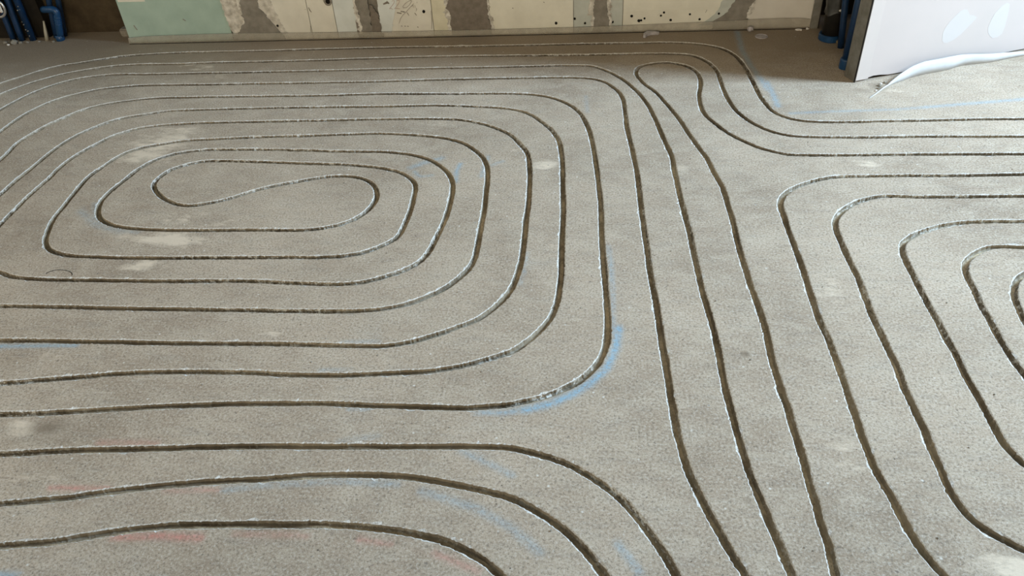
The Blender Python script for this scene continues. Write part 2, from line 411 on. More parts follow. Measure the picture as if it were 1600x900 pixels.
# ------------------------------------------------------------------ measured outlines, metres on the floor
CHANNELS = [
    [(0.580,0.400),(0.490,0.700),(0.428,0.925),(0.421,0.966),(0.413,1.007),(0.404,1.051),(0.399,1.087),(0.390,1.135),(0.382,1.192),(0.376,1.254),(0.371,1.309),(0.366,1.386),(0.363,1.468),(0.363,1.558),(0.362,1.660),(0.355,1.769),(0.348,1.869),(0.346,1.950),(0.343,2.022),(0.342,2.127),(0.337,2.230),(0.332,2.328),(0.328,2.440),(0.325,2.565),(0.325,2.645),(0.311,2.744),(0.293,2.875),(0.276,3.003),(0.256,3.104),(0.226,3.204),(0.184,3.302),(0.130,3.392),(0.074,3.454),(0.030,3.488),(-0.043,3.499),(-0.340,3.497),(-0.642,3.498),(-0.948,3.498),(-1.257,3.494),(-1.571,3.492),(-1.811,3.493),(-1.972,3.493),(-2.134,3.493),(-2.300,3.497),(-2.374,3.481),(-2.445,3.458),(-2.507,3.421),(-2.558,3.366),(-2.601,3.301),(-2.632,3.217),(-2.655,3.126),(-2.667,2.934),(-2.673,2.753),(-2.674,2.584),(-2.668,2.427),(-2.656,2.281),(-2.638,2.146),(-2.614,2.021),(-2.583,1.908),(-2.546,1.804),(-2.501,1.711),(-2.450,1.628),(-2.393,1.555),(-2.328,1.492),(-2.255,1.438),(-2.176,1.394),(-2.089,1.359),(-1.995,1.332),(-1.893,1.315),(-1.783,1.306),(-1.665,1.305),(-1.540,1.313),(-1.452,1.317),(-1.325,1.330),(-1.198,1.343),(-1.070,1.355),(-0.942,1.365),(-0.856,1.368),(-0.685,1.374),(-0.557,1.371),(-0.430,1.369),(-0.305,1.368),(-0.264,1.371),(-0.182,1.385),(-0.142,1.397),(-0.101,1.411),(-0.049,1.442),(-0.011,1.471),(0.017,1.502),(0.041,1.544),(0.058,1.594),(0.066,1.660),(0.068,1.751),(0.064,1.866),(0.059,2.021),(0.056,2.156),(0.056,2.298),(0.051,2.444),(0.041,2.593),(0.030,2.750),(0.015,2.871),(-0.006,2.966),(-0.033,3.042),(-0.079,3.109),(-0.144,3.164),(-0.214,3.195),(-0.319,3.212),(-0.603,3.219),(-0.893,3.230),(-1.184,3.224),(-1.482,3.227),(-1.748,3.228),(-1.936,3.225),(-2.045,3.209),(-2.144,3.180),(-2.206,3.150),(-2.268,3.094),(-2.299,3.039),(-2.338,2.974),(-2.365,2.892),(-2.382,2.808),(-2.376,2.742),(-2.373,2.668),(-2.378,2.561),(-2.379,2.460),(-2.377,2.366),(-2.371,2.277),(-2.363,2.195),(-2.351,2.118),(-2.335,2.047),(-2.316,1.982),(-2.293,1.922),(-2.267,1.868),(-2.237,1.819),(-2.203,1.775),(-2.165,1.737),(-2.123,1.703),(-2.078,1.674),(-2.028,1.650),(-1.974,1.631),(-1.915,1.616),(-1.853,1.605),(-1.786,1.599),(-1.715,1.597),(-1.615,1.599),(-1.466,1.598),(-1.318,1.597),(-1.124,1.596),(-0.934,1.598),(-0.792,1.597),(-0.652,1.594),(-0.560,1.596),(-0.495,1.610),(-0.430,1.638),(-0.366,1.675),(-0.309,1.712),(-0.267,1.761),(-0.239,1.806),(-0.216,1.864),(-0.204,1.937),(-0.197,2.020),(-0.196,2.108),(-0.197,2.220),(-0.195,2.332),(-0.199,2.459),(-0.208,2.606),(-0.220,2.684),(-0.255,2.759),(-0.304,2.841),(-0.360,2.892),(-0.430,2.936),(-0.514,2.969),(-0.638,2.982),(-0.843,2.985),(-1.119,2.981),(-1.398,2.977),(-1.680,2.970),(-1.816,2.954),(-1.905,2.927),(-1.979,2.871),(-2.021,2.797),(-2.056,2.720),(-2.078,2.632),(-2.080,2.514),(-2.089,2.416),(-2.088,2.306),(-2.087,2.202),(-2.087,2.178),(-2.087,2.155),(-2.086,2.133),(-2.084,2.113),(-2.081,2.094),(-2.078,2.076),(-2.074,2.059),(-2.069,2.043),(-2.063,2.028),(-2.056,2.015),(-2.048,2.002),(-2.039,1.990),(-2.030,1.980),(-2.019,1.970),(-2.008,1.961),(-1.995,1.953),(-1.981,1.946),(-1.967,1.940),(-1.951,1.934),(-1.935,1.929),(-1.917,1.925),(-1.871,1.905),(-1.815,1.894),(-1.728,1.888),(-1.563,1.886),(-1.346,1.883),(-1.030,1.885),(-0.952,1.879),(-0.847,1.874),(-0.744,1.873),(-0.670,1.888),(-0.615,1.915),(-0.569,1.944),(-0.525,1.988),(-0.500,2.054),(-0.490,2.126),(-0.476,2.221),(-0.473,2.301),(-0.473,2.384),(-0.483,2.472),(-0.509,2.540),(-0.548,2.593),(-0.598,2.642),(-0.688,2.686),(-0.786,2.705),(-0.982,2.714),(-1.115,2.725),(-1.316,2.734),(-1.517,2.736),(-1.581,2.726),(-1.652,2.702),(-1.710,2.651),(-1.745,2.582),(-1.761,2.505),(-1.777,2.432),(-1.781,2.365),(-1.766,2.300),(-1.734,2.246),(-1.695,2.217),(-1.643,2.193),(-1.564,2.177),(-1.472,2.169),(-1.327,2.167),(-1.126,2.168),(-0.956,2.168),(-0.887,2.181),(-0.826,2.207),(-0.783,2.246),(-0.756,2.298),(-0.745,2.357),(-0.752,2.408),(-0.781,2.466),(-0.825,2.503),(-0.871,2.520),(-0.933,2.523),(-0.992,2.512),(-1.078,2.483),(-1.160,2.452),(-1.212,2.426),(-1.287,2.374),(-1.363,2.338),(-1.430,2.323),(-1.498,2.341),(-1.562,2.385),(-1.611,2.439),(-1.632,2.481),(-1.629,2.527),(-1.611,2.575),(-1.579,2.604),(-1.530,2.633),(-1.482,2.645),(-1.417,2.646),(-1.283,2.637),(-1.085,2.621),(-0.891,2.605),(-0.760,2.577),(-0.693,2.548),(-0.643,2.501),(-0.617,2.451),(-0.609,2.364),(-0.606,2.281),(-0.611,2.194),(-0.624,2.123),(-0.659,2.082),(-0.705,2.047),(-0.754,2.025),(-0.857,2.011),(-0.965,2.012),(-1.072,2.010),(-1.345,2.007),(-1.512,2.006),(-1.627,2.011),(-1.721,2.018),(-1.779,2.033),(-1.823,2.058),(-1.856,2.099),(-1.881,2.161),(-1.905,2.246),(-1.909,2.322),(-1.918,2.433),(-1.920,2.536),(-1.902,2.604),(-1.881,2.672),(-1.852,2.724),(-1.801,2.763),(-1.730,2.788),(-1.652,2.814),(-1.520,2.827),(-1.352,2.839),(-1.150,2.846),(-0.918,2.856),(-0.817,2.857),(-0.681,2.840),(-0.581,2.819),(-0.512,2.790),(-0.470,2.761),(-0.403,2.678),(-0.370,2.599),(-0.356,2.506),(-0.352,2.404),(-0.347,2.300),(-0.347,2.175),(-0.347,2.090),(-0.349,2.003),(-0.365,1.946),(-0.395,1.894),(-0.429,1.849),(-0.467,1.818),(-0.511,1.788),(-0.571,1.763),(-0.640,1.749),(-0.736,1.743),(-0.859,1.742),(-0.983,1.744),(-1.185,1.746),(-1.389,1.747),(-1.599,1.752),(-1.811,1.754),(-1.856,1.755),(-1.898,1.760),(-1.937,1.766),(-1.973,1.776),(-2.007,1.788),(-2.038,1.803),(-2.066,1.821),(-2.092,1.841),(-2.115,1.865),(-2.136,1.892),(-2.154,1.921),(-2.170,1.954),(-2.184,1.990),(-2.195,2.030),(-2.204,2.073),(-2.210,2.119),(-2.215,2.169),(-2.217,2.222),(-2.217,2.279),(-2.215,2.339),(-2.211,2.404),(-2.207,2.506),(-2.198,2.604),(-2.190,2.712),(-2.176,2.798),(-2.144,2.887),(-2.095,2.961),(-2.036,3.019),(-1.937,3.059),(-1.841,3.090),(-1.659,3.100),(-1.441,3.106),(-1.153,3.107),(-0.868,3.105),(-0.657,3.108),(-0.517,3.097),(-0.307,3.060),(-0.237,3.019),(-0.181,2.948),(-0.139,2.881),(-0.111,2.810),(-0.097,2.753),(-0.083,2.595),(-0.078,2.445),(-0.073,2.298),(-0.073,2.201),(-0.072,2.066),(-0.070,1.938),(-0.073,1.862),(-0.080,1.784),(-0.096,1.721),(-0.122,1.670),(-0.155,1.624),(-0.197,1.579),(-0.239,1.558),(-0.323,1.522),(-0.408,1.500),(-0.538,1.487),(-0.669,1.477),(-0.803,1.477),(-0.895,1.482),(-1.123,1.480),(-1.259,1.472),(-1.390,1.454),(-1.500,1.439),(-1.608,1.424),(-1.709,1.413),(-1.804,1.410),(-1.892,1.414),(-1.974,1.425),(-2.050,1.444),(-2.121,1.471),(-2.185,1.506),(-2.243,1.549),(-2.296,1.600),(-2.344,1.659),(-2.386,1.727),(-2.422,1.804),(-2.453,1.890),(-2.479,1.985),(-2.500,2.089),(-2.516,2.202),(-2.527,2.325),(-2.534,2.457),(-2.535,2.599),(-2.532,2.751),(-2.524,2.914),(-2.519,3.003),(-2.508,3.070),(-2.486,3.140),(-2.457,3.197),(-2.413,3.249),(-2.355,3.288),(-2.294,3.324),(-2.226,3.345),(-2.116,3.362),(-1.998,3.366),(-1.760,3.362),(-1.528,3.363),(-1.221,3.360),(-0.920,3.362),(-0.624,3.370),(-0.331,3.371),(-0.113,3.369),(0.016,3.356),(0.072,3.327),(0.113,3.272),(0.145,3.207),(0.161,3.125),(0.164,2.989),(0.169,2.851),(0.177,2.747),(0.188,2.567),(0.192,2.399),(0.193,2.250),(0.198,2.109),(0.200,1.982),(0.205,1.865),(0.210,1.767),(0.213,1.657),(0.218,1.555),(0.221,1.465),(0.224,1.382),(0.227,1.305),(0.234,1.253),(0.240,1.206),(0.250,1.156),(0.264,1.113),(0.276,1.071),(0.292,1.031),(0.306,0.987),(0.321,0.950),(0.334,0.921),(0.400,0.700),(0.460,0.400)],
    [(0.210,0.400),(0.170,0.720),(0.048,0.909),(0.040,0.921),(0.013,0.957),(-0.014,0.990),(-0.050,1.026),(-0.086,1.052),(-0.123,1.076),(-0.161,1.096),(-0.236,1.116),(-0.314,1.133),(-0.391,1.145),(-0.469,1.150),(-0.547,1.149),(-0.661,1.140),(-0.775,1.127),(-0.852,1.120),(-0.928,1.111),(-1.003,1.100),(-1.077,1.087),(-1.150,1.073),(-1.204,1.060),(-1.295,1.046),(-1.370,1.036),(-1.552,1.010),(-1.722,0.997),(-1.880,0.996),(-2.025,1.009),(-2.160,1.034),(-2.282,1.072),(-2.393,1.124),(-2.493,1.190),(-2.582,1.270),(-2.659,1.364),(-2.726,1.473),(-2.782,1.596),(-2.828,1.734),(-2.863,1.888),(-2.888,2.057),(-2.903,2.242),(-2.908,2.443),(-2.903,2.661),(-2.889,2.894),(-2.865,3.145),(-2.831,3.412),(-2.771,3.484),(-2.709,3.557),(-2.640,3.616),(-2.559,3.643),(-2.475,3.679),(-2.412,3.704),(-2.359,3.722),(-2.207,3.742),(-2.081,3.752),(-1.889,3.754),(-1.659,3.753),(-1.411,3.757),(-1.082,3.760),(-0.758,3.758),(-0.359,3.752),(-0.046,3.751),(0.262,3.749),(0.414,3.744),(0.504,3.729),(0.561,3.708),(0.623,3.674),(0.668,3.618),(0.694,3.550),(0.709,3.463),(0.719,3.346),(0.725,3.241),(0.729,3.154),(0.742,3.064),(0.762,2.999),(0.792,2.959),(0.847,2.925),(0.906,2.912),(1.087,2.907),(1.148,2.910),(1.328,2.911),(1.508,2.916),(1.683,2.914),(2.700,2.930)],
    [(0.340,0.400),(0.280,0.700),(0.193,0.915),(0.188,0.930),(0.169,0.971),(0.151,1.004),(0.132,1.037),(0.106,1.076),(0.079,1.110),(0.043,1.142),(0.009,1.168),(-0.032,1.195),(-0.075,1.214),(-0.124,1.230),(-0.172,1.241),(-0.250,1.243),(-0.368,1.240),(-0.487,1.236),(-0.647,1.232),(-0.808,1.226),(-0.931,1.221),(-1.052,1.212),(-1.175,1.205),(-1.298,1.197),(-1.378,1.189),(-1.460,1.182),(-1.613,1.174),(-1.756,1.175),(-1.890,1.186),(-2.014,1.207),(-2.128,1.238),(-2.232,1.279),(-2.328,1.331),(-2.414,1.394),(-2.491,1.467),(-2.559,1.552),(-2.618,1.649),(-2.669,1.757),(-2.711,1.876),(-2.744,2.008),(-2.770,2.153),(-2.787,2.309),(-2.796,2.479),(-2.797,2.662),(-2.791,2.857),(-2.777,3.066),(-2.755,3.289),(-2.716,3.358),(-2.671,3.420),(-2.616,3.470),(-2.558,3.516),(-2.478,3.554),(-2.388,3.588),(-2.304,3.607),(-2.189,3.614),(-1.998,3.610),(-1.859,3.617),(-1.613,3.617),(-1.291,3.620),(-0.975,3.631),(-0.660,3.634),(-0.350,3.626),(-0.045,3.619),(0.256,3.617),(0.403,3.609),(0.490,3.588),(0.534,3.543),(0.565,3.484),(0.584,3.406),(0.587,3.299),(0.589,3.190),(0.598,3.098),(0.613,3.021),(0.640,2.947),(0.669,2.897),(0.710,2.848),(0.753,2.815),(0.820,2.793),(0.907,2.786),(1.112,2.781),(1.287,2.782),(1.626,2.774),(2.700,2.770)],
    [(0.080,0.400),(0.030,0.700),(-0.170,0.900),(-0.188,0.918),(-0.218,0.940),(-0.262,0.963),(-0.311,0.983),(-0.366,0.994),(-0.439,1.004),(-0.513,1.009),(-0.624,1.008),(-0.734,1.003),(-0.807,1.000),(-0.918,0.994),(-0.990,0.984),(-1.060,0.971),(-1.128,0.955),(-1.178,0.942),(-1.231,0.935),(-1.302,0.925),(-1.600,0.860),(-2.000,0.820),(-2.600,0.800)],
    [(0.700,0.400),(0.590,0.700),(0.515,0.929),(0.517,0.970),(0.517,1.016),(0.513,1.059),(0.514,1.105),(0.511,1.151),(0.512,1.205),(0.511,1.262),(0.508,1.315),(0.507,1.379),(0.503,1.444),(0.500,1.513),(0.499,1.573),(0.502,1.639),(0.503,1.694),(0.499,1.777),(0.493,1.867),(0.490,1.958),(0.487,2.040),(0.487,2.137),(0.488,2.229),(0.485,2.315),(0.483,2.418),(0.466,2.527),(0.451,2.633),(0.424,2.741),(0.402,2.834),(0.380,2.943),(0.356,3.030),(0.329,3.120),(0.302,3.201),(0.258,3.286),(0.234,3.360),(0.228,3.416),(0.248,3.471),(0.293,3.497),(0.358,3.512),(0.428,3.491),(0.475,3.446),(0.499,3.376),(0.500,3.283),(0.481,3.175),(0.477,3.067),(0.486,2.985),(0.511,2.918),(0.544,2.847),(0.580,2.794),(0.621,2.744),(0.651,2.711),(0.683,2.689),(0.715,2.671),(0.751,2.656),(0.819,2.650),(0.962,2.647),(1.188,2.648),(1.573,2.643),(2.700,2.630)],
    [(2.600,2.500),(1.517,2.503),(1.303,2.497),(1.143,2.500),(0.980,2.497),(0.897,2.496),(0.839,2.482),(0.779,2.457),(0.723,2.419),(0.683,2.378),(0.661,2.326),(0.658,2.255),(0.657,2.162),(0.659,2.050),(0.660,1.952),(0.658,1.872),(0.658,1.793),(0.657,1.710),(0.664,1.644),(0.665,1.576),(0.665,1.505),(0.664,1.437),(0.665,1.373),(0.663,1.319),(0.665,1.263),(0.667,1.207),(0.674,1.166),(0.682,1.123),(0.688,1.073),(0.696,1.034),(0.703,0.996),(0.718,0.964),(0.731,0.938),(0.820,0.800),(0.950,0.740),(1.200,0.710),(2.400,0.700)],
    [(2.500,2.350),(1.460,2.363),(1.255,2.361),(1.101,2.362),(1.023,2.367),(0.964,2.355),(0.916,2.332),(0.864,2.289),(0.824,2.236),(0.807,2.173),(0.806,2.092),(0.807,2.001),(0.811,1.922),(0.809,1.867),(0.807,1.803),(0.806,1.733),(0.808,1.667),(0.810,1.596),(0.812,1.536),(0.809,1.467),(0.811,1.408),(0.812,1.356),(0.814,1.322),(0.811,1.261),(0.813,1.211),(0.812,1.158),(0.819,1.108),(0.835,1.071),(0.858,1.045),(0.885,1.023),(0.910,1.006),(1.020,0.925),(1.200,0.870),(1.500,0.850),(2.300,0.850)],
    [(2.400,2.220),(1.398,2.212),(1.276,2.212),(1.226,2.208),(1.158,2.194),(1.090,2.165),(1.030,2.130),(0.989,2.089),(0.974,2.025),(0.973,1.961),(0.972,1.875),(0.972,1.797),(0.974,1.722),(0.974,1.649),(0.976,1.582),(0.972,1.516),(0.975,1.460),(0.977,1.402),(0.978,1.330),(0.981,1.286),(0.989,1.254),(1.001,1.230),(1.080,1.100),(1.200,1.030),(1.400,1.000),(2.200,1.000)],
    [(2.300,2.090),(1.342,2.072),(1.287,2.076),(1.238,2.069),(1.183,2.035),(1.141,1.987),(1.123,1.924),(1.121,1.870),(1.114,1.798),(1.114,1.730),(1.111,1.664),(1.111,1.602),(1.114,1.550),(1.118,1.520),(1.160,1.340),(1.260,1.220),(1.420,1.160),(2.100,1.150)],
    [(2.200,1.970),(1.360,1.970),(1.286,1.935),(1.254,1.904),(1.228,1.857),(1.215,1.814),(1.208,1.766),(1.204,1.731),(1.240,1.500),(1.320,1.380),(1.460,1.320),(2.000,1.310)],
]
CHALK_BLUE = [
    (0.01152,0.95,[(0.099,1.682),(0.087,1.595),(0.062,1.520),(0.022,1.467),(-0.019,1.429),(-0.081,1.387),(-0.148,1.364)]),
    (0.00936,0.6,[(-0.148,1.364),(-0.204,1.353),(-0.270,1.352)]),
    (0.00864,0.45,[(0.076,2.073),(0.085,1.923),(0.084,1.800),(0.082,1.660)]),
    (0.00648,0.4,[(-0.182,2.038),(-0.185,1.953),(-0.195,1.873)]),
    (0.0144,0.5,[(0.738,3.859),(0.727,3.622),(0.739,3.455),(0.762,3.304),(0.772,3.208)]),
    (0.01296,0.55,[(0.780,3.284),(0.785,3.158),(0.786,3.050)]),
    (0.01008,0.4,[(0.822,2.986),(0.987,2.998),(1.236,3.007),(1.339,3.021)]),
    (0.01152,0.5,[(1.339,3.021),(1.493,3.044),(1.751,3.081),(1.954,3.103)]),
    (0.0144,0.45,[(-0.657,2.580),(-0.618,2.613),(-0.549,2.651)]),
    (0.00864,0.4,[(-0.637,2.552),(-0.614,2.514),(-0.567,2.523)]),
    (0.00936,0.65,[(-0.469,2.606),(-0.478,2.549),(-0.471,2.476)]),
    (0.00864,0.5,[(-0.371,2.658),(-0.375,2.576),(-0.380,2.511)]),
    (0.00864,0.35,[(-0.311,2.622),(-0.350,2.594)]),
    (0.00864,0.75,[(-1.700,1.572),(-1.583,1.577),(-1.467,1.582)]),
    (0.00864,0.35,[(-0.683,1.607),(-0.628,1.611),(-0.582,1.611)]),
    (0.00864,0.3,[(-0.717,1.493),(-0.638,1.498)]),
    (0.0072,0.5,[(-0.604,1.356),(-0.554,1.357)]),
    (0.01008,0.3,[(-1.798,2.339),(-1.736,2.225),(-1.662,2.173),(-1.546,2.153)]),
    (0.01584,0.25,[(-1.826,2.288),(-1.721,2.197),(-1.607,2.157)]),
    (0.01008,0.35,[(-0.295,1.227),(-0.230,1.196),(-0.166,1.160)]),
    (0.01224,0.33,[(-0.370,1.106),(-0.246,1.068),(-0.155,1.017),(-0.093,0.960)]),
    (0.01008,0.45,[(0.075,0.986),(0.101,0.948),(0.119,0.918)]),
    (0.00936,0.33,[(-0.842,1.093),(-0.769,1.108),(-0.588,1.127),(-0.433,1.124)]),
    (0.01008,0.6,[(-1.259,0.856),(-1.222,0.856)]),
    (0.00936,0.2,[(0.002,3.174),(0.010,3.023)]),
    (0.01008,0.2,[(-0.510,1.269),(-0.602,1.247)]),
]
CHALK_RED = [
    (0.0072,0.6,[(-1.272,1.085),(-1.204,1.086),(-1.121,1.087)]),
    (0.00936,0.75,[(-1.049,0.958),(-0.958,0.964),(-0.850,0.963)]),
    (0.0072,0.4,[(-0.984,1.086),(-0.858,1.094)]),
    (0.01008,0.35,[(-1.218,1.225),(-1.067,1.227)]),
    (0.0072,0.4,[(-0.491,0.974),(-0.417,0.966)]),
    (0.00864,0.4,[(-0.316,0.946),(-0.221,0.909)]),
    (0.0072,0.3,[(-0.776,0.976),(-0.608,0.978)]),
]
DUST = [
    ((-1.737,2.804),0.13,0.12,0.75),
    ((-1.770,2.693),0.13,0.07,0.75),
    ((-1.684,2.909),0.07,0.05,0.65),
    ((-1.428,2.111),0.15,0.04,0.95),
    ((-1.410,2.244),0.1,0.05,0.4),
    ((-1.444,1.966),0.07,0.035,0.8),
    ((-1.300,2.204),0.1,0.04,0.3),
    ((-0.140,2.591),0.045,0.035,0.8),
    ((-0.116,2.090),0.05,0.03,0.55),
    ((0.732,1.861),0.05,0.07,0.5),
    ((0.353,2.565),0.03,0.04,0.45),
    ((1.013,2.582),0.09,0.035,0.45),
    ((0.622,1.265),0.05,0.06,0.4),
    ((0.877,0.955),0.1,0.04,0.8),
    ((-1.457,1.264),0.05,0.04,0.55),
    ((-1.479,1.721),0.1,0.03,0.25),
    ((-1.502,1.538),0.1,0.03,0.2),
    ((-1.888,3.564),0.09,0.05,0.5),
    ((-1.729,3.446),0.07,0.05,0.4),
    ((-0.928,1.638),0.05,0.02,0.4),
    ((-1.335,1.115),0.1,0.025,0.35),
    ((-0.845,0.981),0.05,0.03,0.2),
    ((-0.279,2.681),0.06,0.05,0.25),
    ((-1.086,3.564),0.12,0.06,0.2),
    ((-0.589,2.926),0.1,0.06,0.2),
    ((1.263,3.189),0.09,0.03,0.5),
    ((-1.171,0.994),0.08,0.02,0.2),
    ((-1.550,2.461),0.07,0.06,0.25),
]
STAIN = [
    ((-1.376,1.271),0.05,0.03,0.9),
    ((-1.381,1.224),0.12,0.02,0.4),
    ((-1.283,1.335),0.12,0.02,0.25),
    ((1.224,3.215),0.035,0.045,0.9),
    ((1.145,3.181),0.05,0.03,0.5),
    ((-1.364,1.759),0.05,0.015,0.3),
    ((-2.520,3.633),0.25,0.05,0.3),
    ((-1.381,2.414),0.12,0.04,0.2),
    ((-1.564,3.665),0.2,0.04,0.3),
    ((-1.943,2.205),0.1,0.12,0.25),
    ((0.433,1.582),0.012,0.012,0.9),
    ((0.369,1.111),0.014,0.012,0.6),
]
PENCIL_RING = [(-1.750,1.915),(-1.752,1.921),(-1.751,1.927),(-1.747,1.931),(-1.739,1.935),(-1.729,1.938),(-1.717,1.939),(-1.704,1.938),(-1.691,1.936),(-1.679,1.932),(-1.669,1.927),(-1.662,1.922),(-1.657,1.916),(-1.657,1.910)]


# ------------------------------------------------------------------ milled floor
HALF, DEPTH, STEP = 0.0096, 0.0165, 0.005


def spline(pts, step=STEP):
    p = np.array(pts, float)
    keep = np.r_[True, np.linalg.norm(np.diff(p, axis=0), axis=1) > 0.004]
    p = p[keep]
    q = np.vstack([2 * p[0] - p[1], p, 2 * p[-1] - p[-2]])
    out = []
    for i in range(1, len(q) - 2):
        a, b, c, d = q[i - 1], q[i], q[i + 1], q[i + 2]
        t0 = 0
        t1 = t0 + max(np.linalg.norm(b - a), 1e-4) ** 0.5
        t2 = t1 + max(np.linalg.norm(c - b), 1e-4) ** 0.5
        t3 = t2 + max(np.linalg.norm(d - c), 1e-4) ** 0.5
        n = max(2, int(np.linalg.norm(c - b) / 0.002))
        t = np.linspace(t1, t2, n, endpoint=False)[:, None]
        A1 = (t1 - t) / (t1 - t0) * a + (t - t0) / (t1 - t0) * b
        A2 = (t2 - t) / (t2 - t1) * b + (t - t1) / (t2 - t1) * c
        A3 = (t3 - t) / (t3 - t2) * c + (t - t2) / (t3 - t2) * d
        B1 = (t2 - t) / (t2 - t0) * A1 + (t - t0) / (t2 - t0) * A2
        B2 = (t3 - t) / (t3 - t1) * A2 + (t - t1) / (t3 - t1) * A3
        out.append((t2 - t) / (t2 - t1) * B1 + (t - t1) / (t2 - t1) * B2)
    c = np.vstack(out + [p[-1:]])

    def resample(c, st):
        s = np.r_[0, np.cumsum(np.linalg.norm(np.diff(c, axis=0), axis=1))]
        n = int(s[-1] / st)
        u = np.linspace(0, s[-1], n + 1)
        return np.c_[np.interp(u, s, c[:, 0]), np.interp(u, s, c[:, 1])]
    c = resample(c, step)
    # light smoothing of the hand-guided cut
    k = np.exp(-0.5 * (np.arange(-9, 10) * step / 0.013) ** 2)
    k /= k.sum()
    e = np.vstack([np.repeat(c[:1], 9, 0), c, np.repeat(c[-1:], 9, 0)])
    s = np.c_[np.convolve(e[:, 0], k, 'valid'), np.convolve(e[:, 1], k, 'valid')]
    s[0], s[-1] = c[0], c[-1]
    return resample(s, step)


def wave(n, length, amp):
    """smooth random offset along a cut"""
    m = max(4, int(n * STEP / length) + 3)
    return np.interp(np.linspace(0, m - 1, n), np.arange(m), RNG.normal(0, 1, m)) * amp


def chips(n, per_m, lo, hi, spread):
    c = np.zeros(n)
    for _ in range(int(n * STEP * per_m)):
        i = RNG.integers(0, n)
        w = RNG.uniform(0.6, spread)
        x = np.arange(max(0, i - 8), min(n, i + 9))
        c[x] = np.maximum(c[x], RNG.uniform(lo, hi) * np.exp(-((x - i) / w) ** 2))
    return c


floor = empty('floor')
tag(floor, 'grey sanded screed floor milled with curving heating pipe channels', kind='structure')

V2, EDGES = [], []
channel_lines = []
for pts in CHANNELS:
    c = spline(pts)
    n = len(c)
    t = np.gradient(c, axis=0)
    t /= np.linalg.norm(t, axis=1)[:, None]
    nrm = np.c_[-t[:, 1], t[:, 0]]
    channel_lines.append(c)
    sides = []
    for sgn in (1, -1):
        w_in = HALF + wave(n, 0.05, 0.0006) + RNG.normal(0, 0.0007, n)
        rim = 0.0016 + np.abs(RNG.normal(0, 0.0009, n)) + chips(n, 7, 0.0015, 0.0055, 2.4)
        sides.append((w_in, rim))
    dep = DEPTH + wave(n, 0.08, 0.0012)
    rows = []          # seven rows of points across the cut
    (wl, rl), (wr, rr) = sides

    def row(off, z):
        return np.c_[c + nrm * off[:, None], z if hasattr(z, '__len__') else np.full(n, z)]
    outer_l = c + nrm * (wl + rl)[:, None]
    outer_r = c - nrm * (wr + rr)[:, None]
    rows.append(np.c_[outer_l, np.zeros(n)])
    rows.append(row(wl, -0.0007 - 0.4 * np.minimum(rl, 0.004)))
    rows.append(row(wl * 0.95, -dep * 0.80))
    rows.append(row(wl * 0.55, -dep + wave(n, 0.03, 0.0012)))
    rows.append(row(-wr * 0.55, -dep + wave(n, 0.03, 0.0012)))
    rows.append(row(-wr * 0.95, -dep * 0.80))
    rows.append(row(-wr, -0.0007 - 0.4 * np.minimum(rr, 0.004)))
    rows.append(np.c_[outer_r, np.zeros(n)])
    R = len(rows)
    verts = np.stack(rows, 1).reshape(-1, 3)
    faces, mi = [], []
    band = (0, 1, 1, 2, 1, 1, 0)
    for i in range(n - 1):
        for k in range(R - 1):
            a = i * R + k
            faces.append((a, a + 1, a + R + 1, a + R))
            mi.append(band[k])
    for i in (0, n - 1):                 # closed ends
        faces.append(tuple(i * R + k for k in range(R)))
        mi.append(1)
    me = bpy.data.meshes.new('pipe_channel')
    me.from_pydata(verts.tolist(), [], faces)
    ch = put('pipe_channel', me, floor, M_GROOVE)
    me.polygons.foreach_set('material_index', mi)
    me.update()
    # outline handed to the floor surface: left side forward, right side back
    b = len(V2)
    loop = np.vstack([outer_l, outer_r[::-1]])
    V2.extend(loop.tolist())
    m = len(loop)
    EDGES.extend((b + i, b + (i + 1) % m) for i in range(m))

N_CH = len(V2)
X0, X1, Y0, Y1 = -4.5, 5.4, -2.5, 4.6
b = len(V2)
V2 += [[X0, Y0], [X1, Y0], [X1, Y1], [X0, Y1]]
EDGES += [(b, b + 1), (b + 1, b + 2), (b + 2, b + 3), (b + 3, b)]

# extra surface points where chalk and dust lie, so the marks keep their shape
ALLC = np.vstack(channel_lines)
CELL = 0.02
occ = {}
for i, (x, y) in enumerate(ALLC):
    occ.setdefault((int(math.floor(x / CELL)), int(math.floor(y / CELL))), []).append(i)


def near_channel(p, d=0.021):
    i, j = int(math.floor(p[0] / CELL)), int(math.floor(p[1] / CELL))
    for a in (-2, -1, 0, 1, 2):
        for e in (-2, -1, 0, 1, 2):
            for k in occ.get((i + a, j + e), ()):
                if (ALLC[k, 0] - p[0]) ** 2 + (ALLC[k, 1] - p[1]) ** 2 < d * d:
                    return True
    return False


def seg_dist(P, L):
    L = np.array(L)
    best = np.full(len(P), 9.0)
    for a, e in zip(L[:-1], L[1:]):
        v = e - a
        t = np.clip(((P - a) @ v) / (v @ v), 0, 1)
        best = np.minimum(best, np.linalg.norm(P - a - t[:, None] * v, axis=1))
    return best


def stroke_field(P, strokes):
    f = np.zeros(len(P))
    for w, s, L in strokes:
        f = np.maximum(f, s * np.exp(-(seg_dist(P, L) / w) ** 2))
    return f


def dust_field(P, spots):
    f = np.zeros(len(P))
    for c, rx, ry, s in spots:
        r = ((P[:, 0] - c[0]) / rx) ** 2 + ((P[:, 1] - c[1]) / ry) ** 2
        f = np.maximum(f, s * np.exp(-r))
    return f


seen = set()
extra = []


